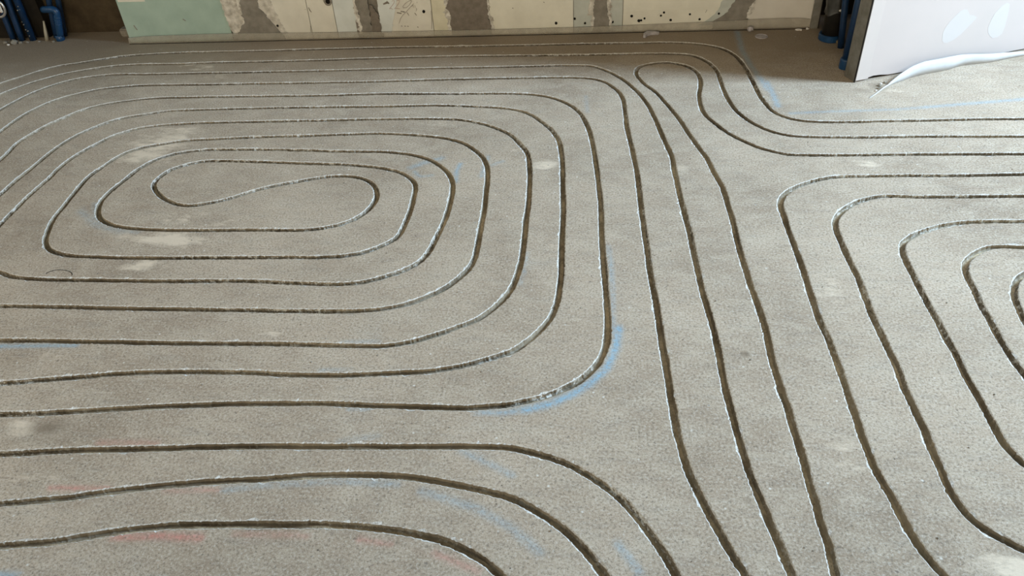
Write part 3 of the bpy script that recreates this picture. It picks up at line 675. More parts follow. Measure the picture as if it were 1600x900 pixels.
def add_grid(x0, x1, y0, y1, st, test):
    xs = np.arange(math.floor(x0 / st), math.ceil(x1 / st) + 1)
    ys = np.arange(math.floor(y0 / st), math.ceil(y1 / st) + 1)
    gx, gy = np.meshgrid(xs, ys)
    P = np.c_[gx.ravel(), gy.ravel()] * st
    for p in P[test(P)]:
        key = (round(p[0] / 0.006), round(p[1] / 0.006))
        if key not in seen and not near_channel(p):
            seen.add(key)
            extra.append([p[0] + random.uniform(-1, 1) * st * 0.2, p[1] + random.uniform(-1, 1) * st * 0.2])


for strokes in (CHALK_BLUE, CHALK_RED):
    for w, s, L in strokes:
        a = np.array(L)
        lo, hi = a.min(0) - 2.4 * w, a.max(0) + 2.4 * w
        add_grid(lo[0], hi[0], lo[1], hi[1], 0.007, lambda P: seg_dist(P, L) < 2.3 * w)
for c, rx, ry, s in DUST + STAIN:
    add_grid(c[0] - 2.2 * rx, c[0] + 2.2 * rx, c[1] - 2.2 * ry, c[1] + 2.2 * ry, min(0.018, rx * 0.3),
             lambda P: ((P[:, 0] - c[0]) / rx) ** 2 + ((P[:, 1] - c[1]) / ry) ** 2 < 4.6)
V2 += extra

# faces whose fixed outline edge runs forward lie inside a cut; spread that through the free edges
ov_, oe_, of_, src_v, src_e, src_f = delaunay_2d_cdt([Vector(v) for v in V2], EDGES, [], 0, 1e-7, True)
pos = [tuple(v) for v in ov_]
back = [s[0] if s else -1 for s in src_v]
fixed = {}
for e, s in zip(oe_, src_e):
    if s:
        fixed[tuple(sorted(e))] = s[0]
n_ch_edges = N_CH
edge_faces = {}
for fi, f in enumerate(of_):
    for i in range(len(f)):
        k = tuple(sorted((f[i], f[(i + 1) % len(f)])))
        edge_faces.setdefault(k, []).append(fi)
# flood from outside: start at a face touching the slab border
start = [fs[0] for k, fs in edge_faces.items() if len(fs) == 1]
state = {f: 0 for f in start}
stack = list(state)
while stack:
    f = stack.pop()
    vs = of_[f]
    for i in range(len(vs)):
        k = tuple(sorted((vs[i], vs[(i + 1) % len(vs)])))
        for g in edge_faces[k]:
            if g not in state:
                s = fixed.get(k)
                cross = 1 if (s is not None and s < n_ch_edges) else 0
                state[g] = state[f] ^ cross
                stack.append(g)
top = [f for i, f in enumerate(of_) if state.get(i, 0) == 0]
me = bpy.data.meshes.new('screed_surface')
me.from_pydata([(x, y, 0.0) for x, y in pos], [], [list(f) for f in top])
P = np.array(pos)
for name, field in (('blue', stroke_field(P, CHALK_BLUE)), ('red', stroke_field(P, CHALK_RED)), ('dust', dust_field(P, DUST)), ('stain', dust_field(P, STAIN))):
    at = me.attributes.new(name, 'FLOAT', 'POINT')
    at.data.foreach_set('value', field.astype(np.float32))
bm = bmesh.new()
bm.from_mesh(me)
bmesh.ops.recalc_face_normals(bm, faces=bm.faces)
for f in bm.faces:
    if f.normal.z < 0:
        f.normal_flip()
loose = [v for v in bm.verts if not v.link_faces]
bmesh.ops.delete(bm, geom=loose, context='VERTS')
bm.to_mesh(me)
bm.free()
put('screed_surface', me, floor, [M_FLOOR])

bm = bmesh.new()
tube(bm, [(x, y, 0.0002) for x, y in spline(PENCIL_RING, 0.006)], 0.0011, 4)
from_bm('pencil_ring', bm, floor, [M_HOLE])

# ------------------------------------------------------------------ room shell
YW = 3.905          # face of the back wall
H = 4.2
wall_back = empty('wall_back', (0, YW, 0))
tag(wall_back, 'patched block back wall with grey mortar joints', kind='structure')


def wpart(name, outline, depth0, depth1, mat, parent=wall_back):
    """piece on the back wall; outline in (x, z), depths measured out of the wall face towards the room"""
    bm = bmesh.new()
    prism(bm, outline, depth0, depth1, lambda u, v, d: (u, -d, v))
    return from_bm(name, bm, parent, [mat])


def ragged(left, right, amp, z_step=0.007, seed=0):
    """outline between two polylines given bottom to top as (x, z), with broken edges"""
    rnd = random.Random(seed)

    def walk(line):
        out = []
        for (xa, za), (xb, zb) in zip(line, line[1:]):
            n = max(1, int(abs(zb - za) / z_step)) if max(za, zb) < 0.45 else 3
            for i in range(n):
                t = i / n
                z = za + (zb - za) * t
                wob = noise.noise(Vector((xa * 9, z * 45, seed))) * amp * 1.8
                out.append((xa + (xb - xa) * t + rnd.gauss(0, amp * 0.55) + wob, z))
        out.append(line[-1])
        return out
    return walk(left) + walk(right)[::-1]


box('wall_core', (-2.39, 0.012, -0.05), (1.10, 0.11, H), M_MORTAR, wall_back)
box('wall_core', (2.75, 0.0, -0.05), (5.4, 0.11, H), M_PLASTER, wall_back)
seams = [-2.396, -1.83, -1.652, -1.402, -1.268, -1.156, -1.03, -0.767, -0.676, -0.478, -0.060, 0.044, 0.114, 0.182, 0.69, 0.79, 1.095]
mats = {0: M_GREEN, 2: M_BEIGE, 3: M_BEIGE, 4: M_BLUEISH, 6: M_BEIGE, 7: M_YELLOW, 9: M_BEIGE2, 10: M_GREYGREEN, 12: M_GREYGREEN, 13: M_BEIGE2, 15: M_PINKISH}
for i, m in mats.items():
    x0, x1 = seams[i], seams[i + 1]
    o = box('wall_block', (x0 + 0.0015, 0.0, 0.0), (x1 - 0.0015, 0.03, H), m, wall_back)
    if i == 0:
        tag(o, 'green moisture resistant plasterboard')
# plaster under and beside the joints
wpart('plaster_smear', ragged([(-1.822, 0.03), (-1.832, 0.10), (-1.845, 0.215), (-1.93, 0.7), (-1.93, H)], [(-1.735, 0.03), (-1.74, 0.09), (-1.735, 0.22), (-1.73, 0.7), (-1.73, H)], 0.004, seed=1), 0.0, 0.003, M_SMEAR)
wpart('plaster_smear', ragged([(-1.655, 0.03), (-1.66, 0.22), (-1.65, H)], [(-1.53, 0.03), (-1.56, 0.10), (-1.585, 0.22), (-1.55, H)], 0.004, seed=2), 0.0, 0.002, M_SMEAR)
wpart('plaster_smear', ragged([(-1.04, 0.02), (-1.035, 0.2), (-1.04, H)], [(-0.985, 0.02), (-0.965, 0.10), (-0.93, 0.2), (-0.95, H)], 0.003, seed=3), 0.0, 0.0016, M_BLUEISH)
for k, (x0, x1, xt0, xt1, dz) in enumerate(((-1.758, -1.735, -1.752, -1.73, 0.045), (-0.694, -0.668, -0.700, -0.672, 0.02), (-0.480, -0.458, -0.494, -0.480, 0.02), (0.026, 0.05, 0.034, 0.055, 0.02), (0.108, 0.132, 0.10, 0.122, 0.02), (-1.148, -1.13, -1.166, -1.14, 0.02), (0.77, 0.796, 0.80, 0.822, 0.05))):
    wpart('plaster_rim', ragged([(x0, dz), (xt0, 0.16), (xt0, 0.6), (xt0, H)], [(x1, dz), (xt1, 0.16), (xt1, 0.6), (xt1, H)], 0.006, seed=30 + k), 0.0, 0.0042, M_RIM)
# mortar joints, each a ragged trowelled band
wpart('mortar_joint', ragged([(-1.80, 0.0), (-1.797, 0.04), (-1.750, 0.085), (-1.738, 0.21), (-1.74, 0.7), (-1.74, H)],
                             [(-1.545, 0.0), (-1.565, 0.037), (-1.612, 0.105), (-1.650, 0.165), (-1.648, 0.21), (-1.65, 0.7), (-1.65, H)], 0.005, seed=4), 0.0, 0.006, M_MORTAR)
wpart('mortar_joint', ragged([(-1.135, 0.0), (-1.138, 0.10), (-1.150, 0.19), (-1.15, H)], [(-1.085, 0.0), (-1.083, 0.1), (-1.086, 0.19), (-1.08, H)], 0.003, seed=5), 0.0, 0.006, M_MORTAR)
wpart('mortar_joint', ragged([(-1.086, 0.0), (-1.083, 0.1), (-1.082, 0.165)], [(-1.035, 0.0), (-1.035, 0.06), (-1.045, 0.12), (-1.07, 0.165)], 0.004, seed=6), 0.0, 0.005, M_MORTAR2)
wpart('mortar_joint', ragged([(-1.162, 0.0), (-1.165, 0.08), (-1.155, 0.11)], [(-1.136, 0.0), (-1.138, 0.08), (-1.145, 0.11)], 0.002, seed=7), 0.0, 0.004, M_MORTAR2)
wpart('mortar_joint', ragged([(-0.676, 0.0), (-0.677, 0.06), (-0.672, 0.10), (-0.690, 0.14), (-0.682, 0.18), (-0.68, H)],
                             [(-0.468, 0.0), (-0.475, 0.03), (-0.482, 0.08), (-0.489, 0.17), (-0.49, H)], 0.004, seed=8), 0.0, 0.007, M_MORTAR2)
wpart('mortar_joint', ragged([(0.036, 0.0), (0.041, 0.05), (0.036, 0.10), (0.046, 0.16), (0.045, H)], [(0.122, 0.0), (0.115, 0.05), (0.103, 0.11), (0.107, 0.16), (0.11, H)], 0.004, seed=9), 0.0, 0.006, M_MORTAR)
wpart('mortar_joint', ragged([(0.622, 0.0), (0.628, 0.043), (0.672, 0.07), (0.695, 0.10), (0.72, 0.14), (0.73, H)], [(0.775, 0.0), (0.778, 0.05), (0.785, 0.10), (0.812, 0.137), (0.80, H)], 0.004, seed=10), 0.0, 0.006, M_MORTAR)
wpart('plaster_smear', ragged([(0.55, 0.02), (0.60, 0.05), (0.64, 0.09), (0.655, 0.14), (0.66, H)], [(0.632, 0.02), (0.64, 0.047), (0.685, 0.08), (0.72, 0.14), (0.73, H)], 0.003, seed=11), 0.0, 0.003, M_GREYGREEN)
wpart('plaster_smear', ragged([(0.010, 0.085), (0.012, 0.12), (0.022, 0.16), (0.02, 0.5)], [(0.044, 0.085), (0.046, 0.12), (0.048, 0.16), (0.046, 0.5)], 0.005, seed=12), 0.0, 0.005, M_SMEAR)
# a paler strip of filler low on the cream block, with its dowel holes
wpart('filler_strip', [(0.186, 0.0), (0.62, 0.0), (0.615, 0.05), (0.585, 0.093), (0.56, 0.088), (0.53, 0.102), (0.40, 0.101), (0.25, 0.097), (0.186, 0.090)], 0.0, 0.0015, M_BEIGE2)


def hole(x, z, r, name='drill_hole'):
    bm = bmesh.new()
    n = 14
    pts = [(x + r * math.cos(a) * random.uniform(0.9, 1.1), z + r * math.sin(a) * random.uniform(0.9, 1.1)) for a in (2 * math.pi * k / n for k in range(n))]
    prism(bm, pts, 0.0, 0.0034, lambda u, v, d: (u, -d, v))
    return from_bm(name, bm, wall_back, [M_HOLE])


for x, z, r in [(-0.147, 0.049, 0.0068), (-0.054, 0.069, 0.0056), (-0.003, 0.045, 0.0056), (0.133, 0.048, 0.006), (0.226, 0.075, 0.0068),
                (0.262, 0.051, 0.0075), (0.273, 0.053, 0.0055), (0.289, 0.062, 0.0052), (0.368, 0.074, 0.0052), (0.382, 0.089, 0.0055), (0.417, 0.051, 0.0062),
                (0.508, 0.077, 0.0052), (0.557, 0.051, 0.0056), (0.647, 0.077, 0.0056), (-0.808, 0.124, 0.0075), (-1.576, 0.071, 0.006)]:
    hole(x, z, r)
# the big sunk socket hole with its plaster rim
bm = bmesh.new()
ring = [(-1.288 + 0.021 * math.cos(a) * (1 + 0.08 * math.sin(3 * a)), 0.187 + 0.021 * math.sin(a)) for a in (2 * math.pi * k / 20 for k in range(20))]
prism(bm, ring, 0.0, 0.0045, lambda u, v, d: (u, -d, v))
rim = from_bm('socket_hole', bm, wall_back, [M_MORTAR])
bm = bmesh.new()
prism(bm, [(-1.287 + 0.012 * math.cos(a), 0.188 + 0.012 * math.sin(a)) for a in (2 * math.pi * k / 16 for k in range(16))], 0.0045, 0.0052, lambda u, v, d: (u, -d, v))
from_bm('drill_hole', bm, rim, [M_HOLE])
# scratches and scuffs
def wall_stroke(pts, w, mat, name, depth=0.0022):
    bm = bmesh.new()
    p = [Vector(q) for q in pts]
    L, Rr = [], []
    for i, q in enumerate(p):
        t = (p[min(i + 1, len(p) - 1)] - p[max(i - 1, 0)]).normalized()
        n = Vector((-t.y, t.x)) * w * (0.5 if i in (0, len(p) - 1) else 1)
        L.append(q + n)
        Rr.append(q - n)
    for i in range(len(p) - 1):
        quad = [L[i], L[i + 1], Rr[i + 1], Rr[i]]
        f = [bm.verts.new((u.x, -depth, u.y)) for u in quad]
        k = [bm.verts.new((u.x, 0.0, u.y)) for u in quad]
        bm.faces.new(f)
        for a in range(4):
            c = (a + 1) % 4
            bm.faces.new((f[a], k[a], k[c], f[c]))
    return from_bm(name, bm, wall_back, [mat])


wall_stroke([(-1.394, 0.160), (-1.390, 0.146), (-1.384, 0.135)], 0.0022, M_MORTAR, 'scratch')
wall_stroke([(-1.416, 0.150), (-1.409, 0.149)], 0.003, M_SMEAR, 'scratch')
wall_stroke([(-0.778, 0.034), (-0.772, 0.084), (-0.771, 0.126)], 0.0012, M_MORTAR, 'scratch')
wall_stroke([(0.182, 0.09), (0.182, 0.16), (0.18, 0.4)], 0.0016, M_MORTAR, 'scratch')
wall_stroke([(-1.410, 0.034), (-1.404, 0.066)], 0.0015, M_MORTAR, 'scratch')
wall_stroke([(0.582, 0.082), (0.588, 0.097)], 0.0016, M_MORTAR, 'scratch')
wall_stroke([(0.35, 0.075), (0.366, 0.086), (0.374, 0.09)], 0.0014, M_SMEAR, 'scratch')
wall_stroke([(-2.07, 0.118), (-2.057, 0.108)], 0.004, M_MORTAR, 'scratch')
wall_stroke([(-2.345, 0.092), (-2.335, 0.066)], 0.004, M_MORTAR, 'scratch')
wall_stroke([(-0.925, 0.128), (-0.905, 0.124)], 0.0045, M_MORTAR, 'scratch')
wall_stroke([(-1.008, 0.166), (-0.985, 0.175), (-0.978, 0.168)], 0.006, M_MORTAR2, 'scratch')
wall_stroke([(-0.945, 0.122), (-0.922, 0.117)], 0.005, M_MORTAR, 'scratch')
wall_stroke([(-0.855, 0.118), (-0.847, 0.106)], 0.0022, M_MORTAR2, 'scratch')
for x, z in ((-0.930, 0.054), (-0.913, 0.053), (-0.898, 0.052), (-0.848, 0.047), (-0.36, 0.13), (-0.205, 0.155)):
    wall_stroke([(x - 0.003, z), (x + 0.003, z - 0.002)], 0.0025, M_MORTAR2, 'scratch')


# the hand-written note
def pen(pts):
    # strokes measured on a 1600 x 800 note sheet, 11.43 sheet units per unit of its width
    o = Vector((-0.967, 0.186))
    ex = Vector((0.00333, -0.00008))
    ez = Vector((-0.0009, -0.00335))
    return [o + ex * ((u - 540) / 11.43) + ez * (v / 11.43) for u, v in pts]


for mat, strokes in ((M_REDPENCIL, [[(558, 28), (578, 8), (604, 14), (606, 48), (580, 90), (535, 150), (565, 140), (600, 160)],
                                    [(640, 20), (668, 4), (694, 14), (688, 50), (655, 105), (622, 150), (660, 142), (720, 152)]]),
                     (M_PENCIL, [[(852, 22), (890, 4), (900, 30), (872, 88), (828, 130), (775, 134), (765, 108), (796, 62), (852, 22)],
                                 [(945, 62), (890, 130), (835, 200), (780, 260), (748, 320), (735, 400)],
                                 [(915, 110), (935, 88), (952, 130)], [(968, 92), (985, 132)], [(996, 32), (1004, 52)], [(1000, 140), (1012, 165), (1002, 195)],
                                 [(846, 212), (868, 236), (892, 268)]])):
    for s in strokes:
        wall_stroke(pen(s), 0.0011, mat, 'pencil_writing', 0.0026)
# white label scrap at the top of the green board
wpart('paper_scrap', [(-2.385, 0.213), (-2.24, 0.212), (-2.24, 0.26), (-2.385, 0.26)], 0.0, 0.001, M_BEIGE)

# edge film standing along the foot of the wall
bm = bmesh.new()
prof_pts = [(-2.396, 0.030), (-2.30, 0.038), (-2.0, 0.040), (-1.70, 0.041), (-1.4, 0.035), (-1.03, 0.031), (-0.7, 0.029), (-0.37, 0.029), (0.0, 0.031), (0.27, 0.034), (0.5, 0.040), (0.79, 0.047), (0.95, 0.050), (1.04, 0.049), (1.085, 0.042)]
prev = None
xs = np.linspace(-2.396, 1.085, 120)
hs = np.interp(xs, [p[0] for p in prof_pts], [p[1] for p in prof_pts])
for x, h in zip(xs, hs):
    w = 0.0015 * math.sin(x * 9) + 0.001 * math.sin(x * 31)
    ring = [bm.verts.new(q) for q in ((x, YW - 0.020 + w, -0.001), (x, YW - 0.015 + w, h * 0.5), (x, YW - 0.0125 + w, h - 0.003), (x, YW - 0.0095 + w, h), (x, YW - 0.0088 + w, h - 0.004), (x, YW - 0.012 + w, 0.0))]
    if prev:
        for k in range(6):
            bm.faces.new((prev[k], prev[(k + 1) % 6], ring[(k + 1) % 6], ring[k]))
    prev = ring
skirt = from_bm('trim_1', bm, None, [M_SKIRT], smooth=True)
box('gap_shadow_strip', (-2.39, YW - 0.027, 0.0), (1.08, YW - 0.0205, 0.0012), M_DARK, skirt)  # dark strip painting in the shadow of the gap under the film
tag(skirt, 'dusty edge film standing along the foot of the back wall', kind='structure')

# recess at the left, with a deeper dark niche
wl = box('wall_recess', (-2.93, 4.07, -0.05), (-2.3, 4.25, H), M_CONCRETE)
tag(wl, 'raw brown concrete recess left of the green board', kind='structure')
wn = box('wall_niche', (-4.5, 4.012, -0.05), (-2.905, 4.4, H), M_DARK)
tag(wn, 'dark concrete niche behind the blue pipes', kind='structure')
tag(box('ceiling', (-4.62, -2.72, H), (5.52, 4.5, H + 0.12), M_CEIL), kind='structure')


def holed_wall(name, axis, at, a0, a1, o0, o1, z0, z1, mat):
    bm = bmesh.new()

    def b(u0, u1, w0, w1):
        if axis == 'x':
            add_box(bm, (at[0], u0, w0), (at[1], u1, w1))
        else:
            add_box(bm, (u0, at[0], w0), (u1, at[1], w1))
    b(a0, o0, -0.05, H)
    b(o1, a1, -0.05, H)
    b(o0, o1, z1, H)
    if z0 > 0:
        b(o0, o1, -0.05, z0)
    o = from_bm(name, bm, None, [mat])
    return tag(o, kind='structure')


holed_wall('wall_left', 'x', (-4.62, -4.5), -2.6, 4.4, -0.2, 1.4, 1.1, 2.4, M_PLASTER)
holed_wall('wall_right', 'x', (5.4, 5.52), -2.6, 4.4, 2.05, 3.31, 2.2, 4.1, M_PLASTER)
holed_wall('wall_front', 'y', (-2.62, -2.5), -4.5, 5.4, -1.9, 0.7, 0.65, 1.95, M_PLASTER)

# unseen low wall, added to keep the rear light off the near floor
tag(box('added_shade_wall', (-4.5, -0.55, -0.05), (2.2, -0.43, 0.67), M_PLASTER), kind='structure')

# ------------------------------------------------------------------ stud partition at the right
PO = Vector((1.143, 3.263, 0))
PD = Vector((0.934, 0.357, 0)).normalized()
PN = Vector((-PD.y, PD.x, 0))
PM = Matrix(((PD.x, PN.x, 0, PO.x), (PD.y, PN.y, 0, PO.y), (0, 0, 1, 0), (0, 0, 0, 1)))
wall_p = empty('wall_partition')
wall_p.matrix_world = PM
tag(wall_p, 'white plasterboard stud partition with steel end stud', kind='structure')
# board front, its foot cut slightly crooked above the floor
bm = bmesh.new()
prism(bm, [(0.0, 0.006), (0.05, 0.010), (0.085, 0.016), (0.12, 0.014), (0.16, 0.008), (0.3, 0.006), (1.78, 0.006), (1.78, H), (0.0, H)], 0.0, 0.0125, lambda u, v, d: (u, d, v))
from_bm('plasterboard', bm, wall_p, [M_WHITEB])
box('plasterboard', (0.01, 0.0635, 0.006), (1.78, 0.076, H), M_WHITEB, wall_p)
bm = bmesh.new()
prism(bm, [(0.0, 0.0), (0.060, 0.0), (0.057, 0.3), (0.0565, H), (0.0, H)], -0.0012, 0.0, lambda u, v, d: (u, d, v + 0.0075))
tag(from_bm('corner_bead', bm, wall_p, [simple('bead_filler', (0.635, 0.57, 0.54), (0.61, 0.55, 0.52), 12, bump=0.1)]), 'brighter filled strip along the board edge')
bm = bmesh.new()
add_box(bm, (-0.0012, 0.0, 0.0), (0.0, 0.076, H))
add_box(bm, (0.0, 0.0135, 0.0), (0.045, 0.015, H))
add_box(bm, (0.0, 0.062, 0.0), (0.045, 0.0635, H))
add_box(bm, (-0.0045, 0.006, 0.0), (-0.0012, 0.010, H))
add_box(bm, (-0.0045, 0.052, 0.0), (-0.0012, 0.056, H))
from_bm('metal_stud', bm, wall_p, [M_STEEL])
box('seal_strip', (-0.004, -0.0005, 0.0), (-0.0012, 0.0055, H), M_BLACK, wall_p)
box('floor_track', (0.05, 0.014, 0.0), (1.78, 0.062, 0.03), M_DARK, wall_p)
for pts in ([(0.393, 0.120), (0.386, 0.150), (0.389, 0.171), (0.405, 0.200), (0.443, 0.236), (0.462, 0.242), (0.478, 0.238), (0.500, 0.212), (0.522, 0.207), (0.541, 0.196), (0.528, 0.180), (0.504, 0.153), (0.480, 0.130), (0.454, 0.113), (0.425, 0.104), (0.405, 0.108)],
            [(0.626, 0.118), (0.618, 0.140), (0.622, 0.170), (0.630, 0.200), (0.655, 0.228), (0.678, 0.236), (0.694, 0.230), (0.702, 0.195), (0.706, 0.162), (0.709, 0.130), (0.706, 0.100), (0.690, 0.088), (0.662, 0.086), (0.642, 0.100)]):
    bm = bmesh.new()
    prism(bm, pts, -0.0004, 0.0, lambda u, v, d: (u, d, v))
    from_bm('filler_patch', bm, wall_p, [M_FILLER])
# shaft lining behind it
ws = box('wall_shaft', (1.10, 4.06, -0.05), (2.9, 4.2, H), M_DARK)
tag(ws, 'dark shaft lining behind the pipes', kind='structure')
# steel post closing the block wall at the shaft
post = empty('steel_post', (1.108, 3.885, 0))
tag(post, 'grey steel post at the right end of the patched back wall', 'post')
box('web', (-0.022, -0.004, 0), (0.016, 0.002, H), M_STEEL, post)
box('flange', (0.014, -0.004, 0), (0.018, 0.06, H), M_BLACK, post)

# ------------------------------------------------------------------ white foam strip curling off the partition foot
FB = [(1.160, 3.110), (1.183, 3.131), (1.268, 3.223), (1.325, 3.261), (1.388, 3.304), (1.44, 3.328), (1.555, 3.372), (1.624, 3.412), (1.748, 3.44), (1.842, 3.477), (1.924, 3.508), (2.179, 3.602), (2.6, 3.76)]
FH = [0.001, 0.003, 0.007, 0.032, 0.047, 0.055, 0.055, 0.047, 0.037, 0.027, 0.018, 0.012, 0.012]
fb = spline(FB, 0.012)
s_src = np.r_[0, np.cumsum(np.linalg.norm(np.diff(np.array(FB), axis=0), axis=1))]
s_new = np.linspace(0, s_src[-1], len(fb))
fh = np.interp(s_new, s_src, FH)
bm = bmesh.new()
prev = None
for i, (p, h) in enumerate(zip(fb, fh)):
    t = fb[min(i + 1, len(fb) - 1)] - fb[max(i - 1, 0)]
    t = t / np.linalg.norm(t)
    n = np.array((-t[1], t[0]))
    lean = 0.010 * min(1, h / 0.05)
    th = 0.0035
    ring = [bm.verts.new(q) for q in ((*(p), 0.0), (*(p + n * lean * 0.4), h * 0.55), (*(p + n * lean), h), (*(p + n * (lean + th)), h - 0.0005), (*(p + n * (lean * 0.4 + th)), h * 0.55), (*(p + n * th), 0.0))]
    if prev:
        for k in range(6):
            bm.faces.new((prev[k], prev[(k + 1) % 6], ring[(k + 1) % 6], ring[k]))
    else:
        bm.faces.new(ring)
    prev = ring
bm.faces.new(prev[::-1])
tag(from_bm('foam_strip', bm, None, [M_FOAM], smooth=True), 'white foam edge strip curling away from the foot of the white partition', 'strip')

# crumbs in the gap behind the strip
for k, (x, y, r, m, lab) in enumerate([(1.232, 3.225, 0.0075, M_RUBBLE, 'grey rubble crumb nearest the middle of the gap behind the white foam strip'),
                                   (1.243, 3.243, 0.006, M_WHITEBIT, 'white crumb against the crooked dark gap under the partition'),
                                   (1.262, 3.252, 0.007, M_RUBBLE, 'rightmost grey rubble crumb in the gap behind the white foam strip'),
                                   (1.205, 3.178, 0.005, M_WHITEBIT, 'white crumb nearest the pointed tip of the foam strip'),
                                   (1.222, 3.200, 0.006, M_RUBBLE, 'grey rubble crumb nearest the pointed tip of the foam strip')]):
    bm = bmesh.new()
    lump(bm, (0, 0, r * 0.35), r, seed=20 + k, sub=2)
    o = from_bm('rubble_crumb', bm, None, [m])
    o.location = (x, y, 0)
    tag(o, lab, 'rubble', 'rubble crumbs behind the foam strip')

# ------------------------------------------------------------------ pipes in the shaft at the right
drain = empty('drain_pipe', (1.148, 3.742, 0))
tag(drain, 'thick black drain pipe rising from a blue collar in the dark shaft', 'pipe')
bm = bmesh.new()
tube(bm, [(0, 0, 0), (0, 0, 0.3), (0.0, 0.0, 0.9)], 0.042, 28)
from_bm('pipe_body', bm, drain, [M_BLACK], smooth=True)
bm = bmesh.new()
tube(bm, [(0, 0, 0.0), (0, 0, 0.004), (0, 0, 0.027), (0, 0, 0.030)], [0.050, 0.053, 0.053, 0.050], 32, cap=False)
tube(bm, [(0, 0, 0.030), (0, 0, 0.030001)], [0.050, 0.043], 32, cap=False)
tag(from_bm('collar', bm, drain, [M_BLUE2], smooth=False), 'blue plastic collar at floor level')
bm = bmesh.new()
rings = []
for i in range(16):
    z = 0.13 + 0.022 * i
    ring = []
    for k in range(26):
        a = 2 * math.pi * k / 26
        r = 0.047 + 0.009 * noise.noise(Vector((math.cos(a) * 2.5, math.sin(a) * 2.5, z * 22))) + 0.004 * math.sin(a * 7 + z * 40)
        ring.append(bm.verts.new((r * math.cos(a), r * math.sin(a), z + 0.01 * math.sin(a * 3))))
    rings.append(ring)
for a, b2 in zip(rings, rings[1:]):
    for k in range(26):
        bm.faces.new((a[k], a[(k + 1) % 26], b2[(k + 1) % 26], b2[k]))
tag(from_bm('wrapping', bm, drain, [M_GREYBAG], smooth=True), 'crumpled grey film round the pipe')
bm = bmesh.new()
lump(bm, (0.008, -0.055, 0.155), 0.008, 3)
tag(from_bm('label_scrap', bm, drain, [M_WHITEBIT]), 'white scrap stuck to the film')


def blue_pipe(name, foot, head, r, label, collar=True, group=None, cr=1.28, mat=M_BLUE, ch=0.045):
    root = empty(name, foot)
    tag(root, label, 'pipe', group)
    d = Vector(head) - Vector(foot)
    bm = bmesh.new()
    n = 6
    tube(bm, [d * (i / n) for i in range(n + 1)], r, 20)
    from_bm('pipe_body', bm, root, [mat], smooth=True)
    if collar:
        bm = bmesh.new()
        u = d.normalized()
        tube(bm, [u * 0.0, u * 0.004, u * (ch - 0.006), u * ch, u * (ch + 0.001)], [r * cr, r * cr * 1.04, r * cr * 1.04, r * cr, r * 1.0], 20, cap=False)
        from_bm('collar', bm, root, [M_BLUE2], smooth=True)
    return root


blue_pipe('water_pipe', (1.136, 3.412, 0), (1.140, 3.412, 2.2), 0.0195, 'blue pipe with a collared foot beside the steel stud of the white partition')
blue_pipe('water_pipe', (1.174, 3.64, 0), (1.112, 3.645, 0.62), 0.0145, 'blue pipe between the black drain pipe and the front blue pipe', collar=False)
bt = box('timber_batten', (1.200, 3.84, 0.0), (1.216, 3.86, H), simple('grey_batten', (0.30, 0.26, 0.20), (0.22, 0.19, 0.15), 30))
tag(bt, 'thin brown batten standing between the two blue shaft pipes', 'batten')

# ------------------------------------------------------------------ pipes in the recess at the left
LP = [((-3.098, 3.978, 0), (-3.083, 3.980, 0.30), 0.0160, 'leftmost of the three blue pipes standing in the dark left niche'),
      ((-3.047, 3.975, 0), (-3.023, 3.975, 0.30), 0.0165, 'middle of the three blue pipes standing in the dark left niche'),
      ((-2.983, 3.975, 0), (-2.930, 3.975, 2.2), 0.0175, 'right of the three blue pipes in the niche, spattered with mortar')]
for foot, head, r, lab in LP:
    o = blue_pipe('supply_pipe', foot, head, r, lab, collar=False, group='blue pipes in the left niche')
    if 'spattered' in lab:
        bm = bmesh.new()
        for k in range(9):
            a = random.uniform(-2.2, -0.9)
            lump(bm, (r * math.cos(a), r * math.sin(a), random.uniform(0.01, 0.24)), random.uniform(0.0025, 0.005), k, sub=1)
        tag(from_bm('mortar_spatter', bm, o, [M_RUBBLE]), kind='stuff')

bend = empty('pipe_bend', (-2.818, 3.962, 0))
tag(bend, 'blue pipe looped over in a tight bend beside the brown recess wall', 'pipe')
LEAN = 0.27


def lean(p):
    return (p[0] + LEAN * p[2], p[1], p[2])


bm = bmesh.new()
path = [(0, 0, 0.0), (0, 0, 0.06), (0, 0, 0.12), (0, 0, 0.142)] + [tuple(p) for p in arc((-0.024, 0, 0.142), (1, 0, 0), (0, 0, 1), 0.024, 0, math.pi / 2, 8)] + [(-0.045, 0, 0.166), (-0.064, 0.003, 0.165), (-0.078, 0.006, 0.164)]
tube(bm, [lean(p) for p in path], 0.0175, 20)
from_bm('elbow', bm, bend, [M_BLUE2], smooth=True)
bm = bmesh.new()
tube(bm, [(0, 0, 0), (0, 0, 0.003), (0, 0, 0.026), (0, 0, 0.030)], [0.021, 0.0225, 0.0225, 0.0178], 20, cap=False)
from_bm('collar', bm, bend, [M_BLUE2], smooth=True)
for z in (0.088, 0.098, 0.108, 0.124):
    bm = bmesh.new()
    tube(bm, [lean((0, 0, z)), lean((0, 0, z + 0.002)), lean((0, 0, z + 0.004))], [0.0178, 0.0195, 0.0178], 20, cap=False)
    from_bm('rib', bm, bend, [M_BLUE2], smooth=True)
blue_pipe('riser_pipe', (-2.866, 4.004, 0), (-2.776, 4.004, 0.42), 0.0140, 'blue pipe rising behind the left end of the bend', collar=False)
blue_pipe('riser_pipe', (-2.828, 4.022, 0), (-2.730, 4.022, 0.42), 0.0140, 'blue pipe rising behind the right end of the bend', collar=False)
bm = bmesh.new()
tube(bm, [(0, 0, 0), (0.012, 0, 0.05), (0.026, 0, 0.105)], [0.0105, 0.0085, 0.004], 16)
o = from_bm('conduit_pipe', bm, None, [M_WHITEPIPE], smooth=True)
o.location = (-2.899, 3.966, 0)
tag(o, 'short ivory conduit stub left of the blue pipe bend', 'pipe')

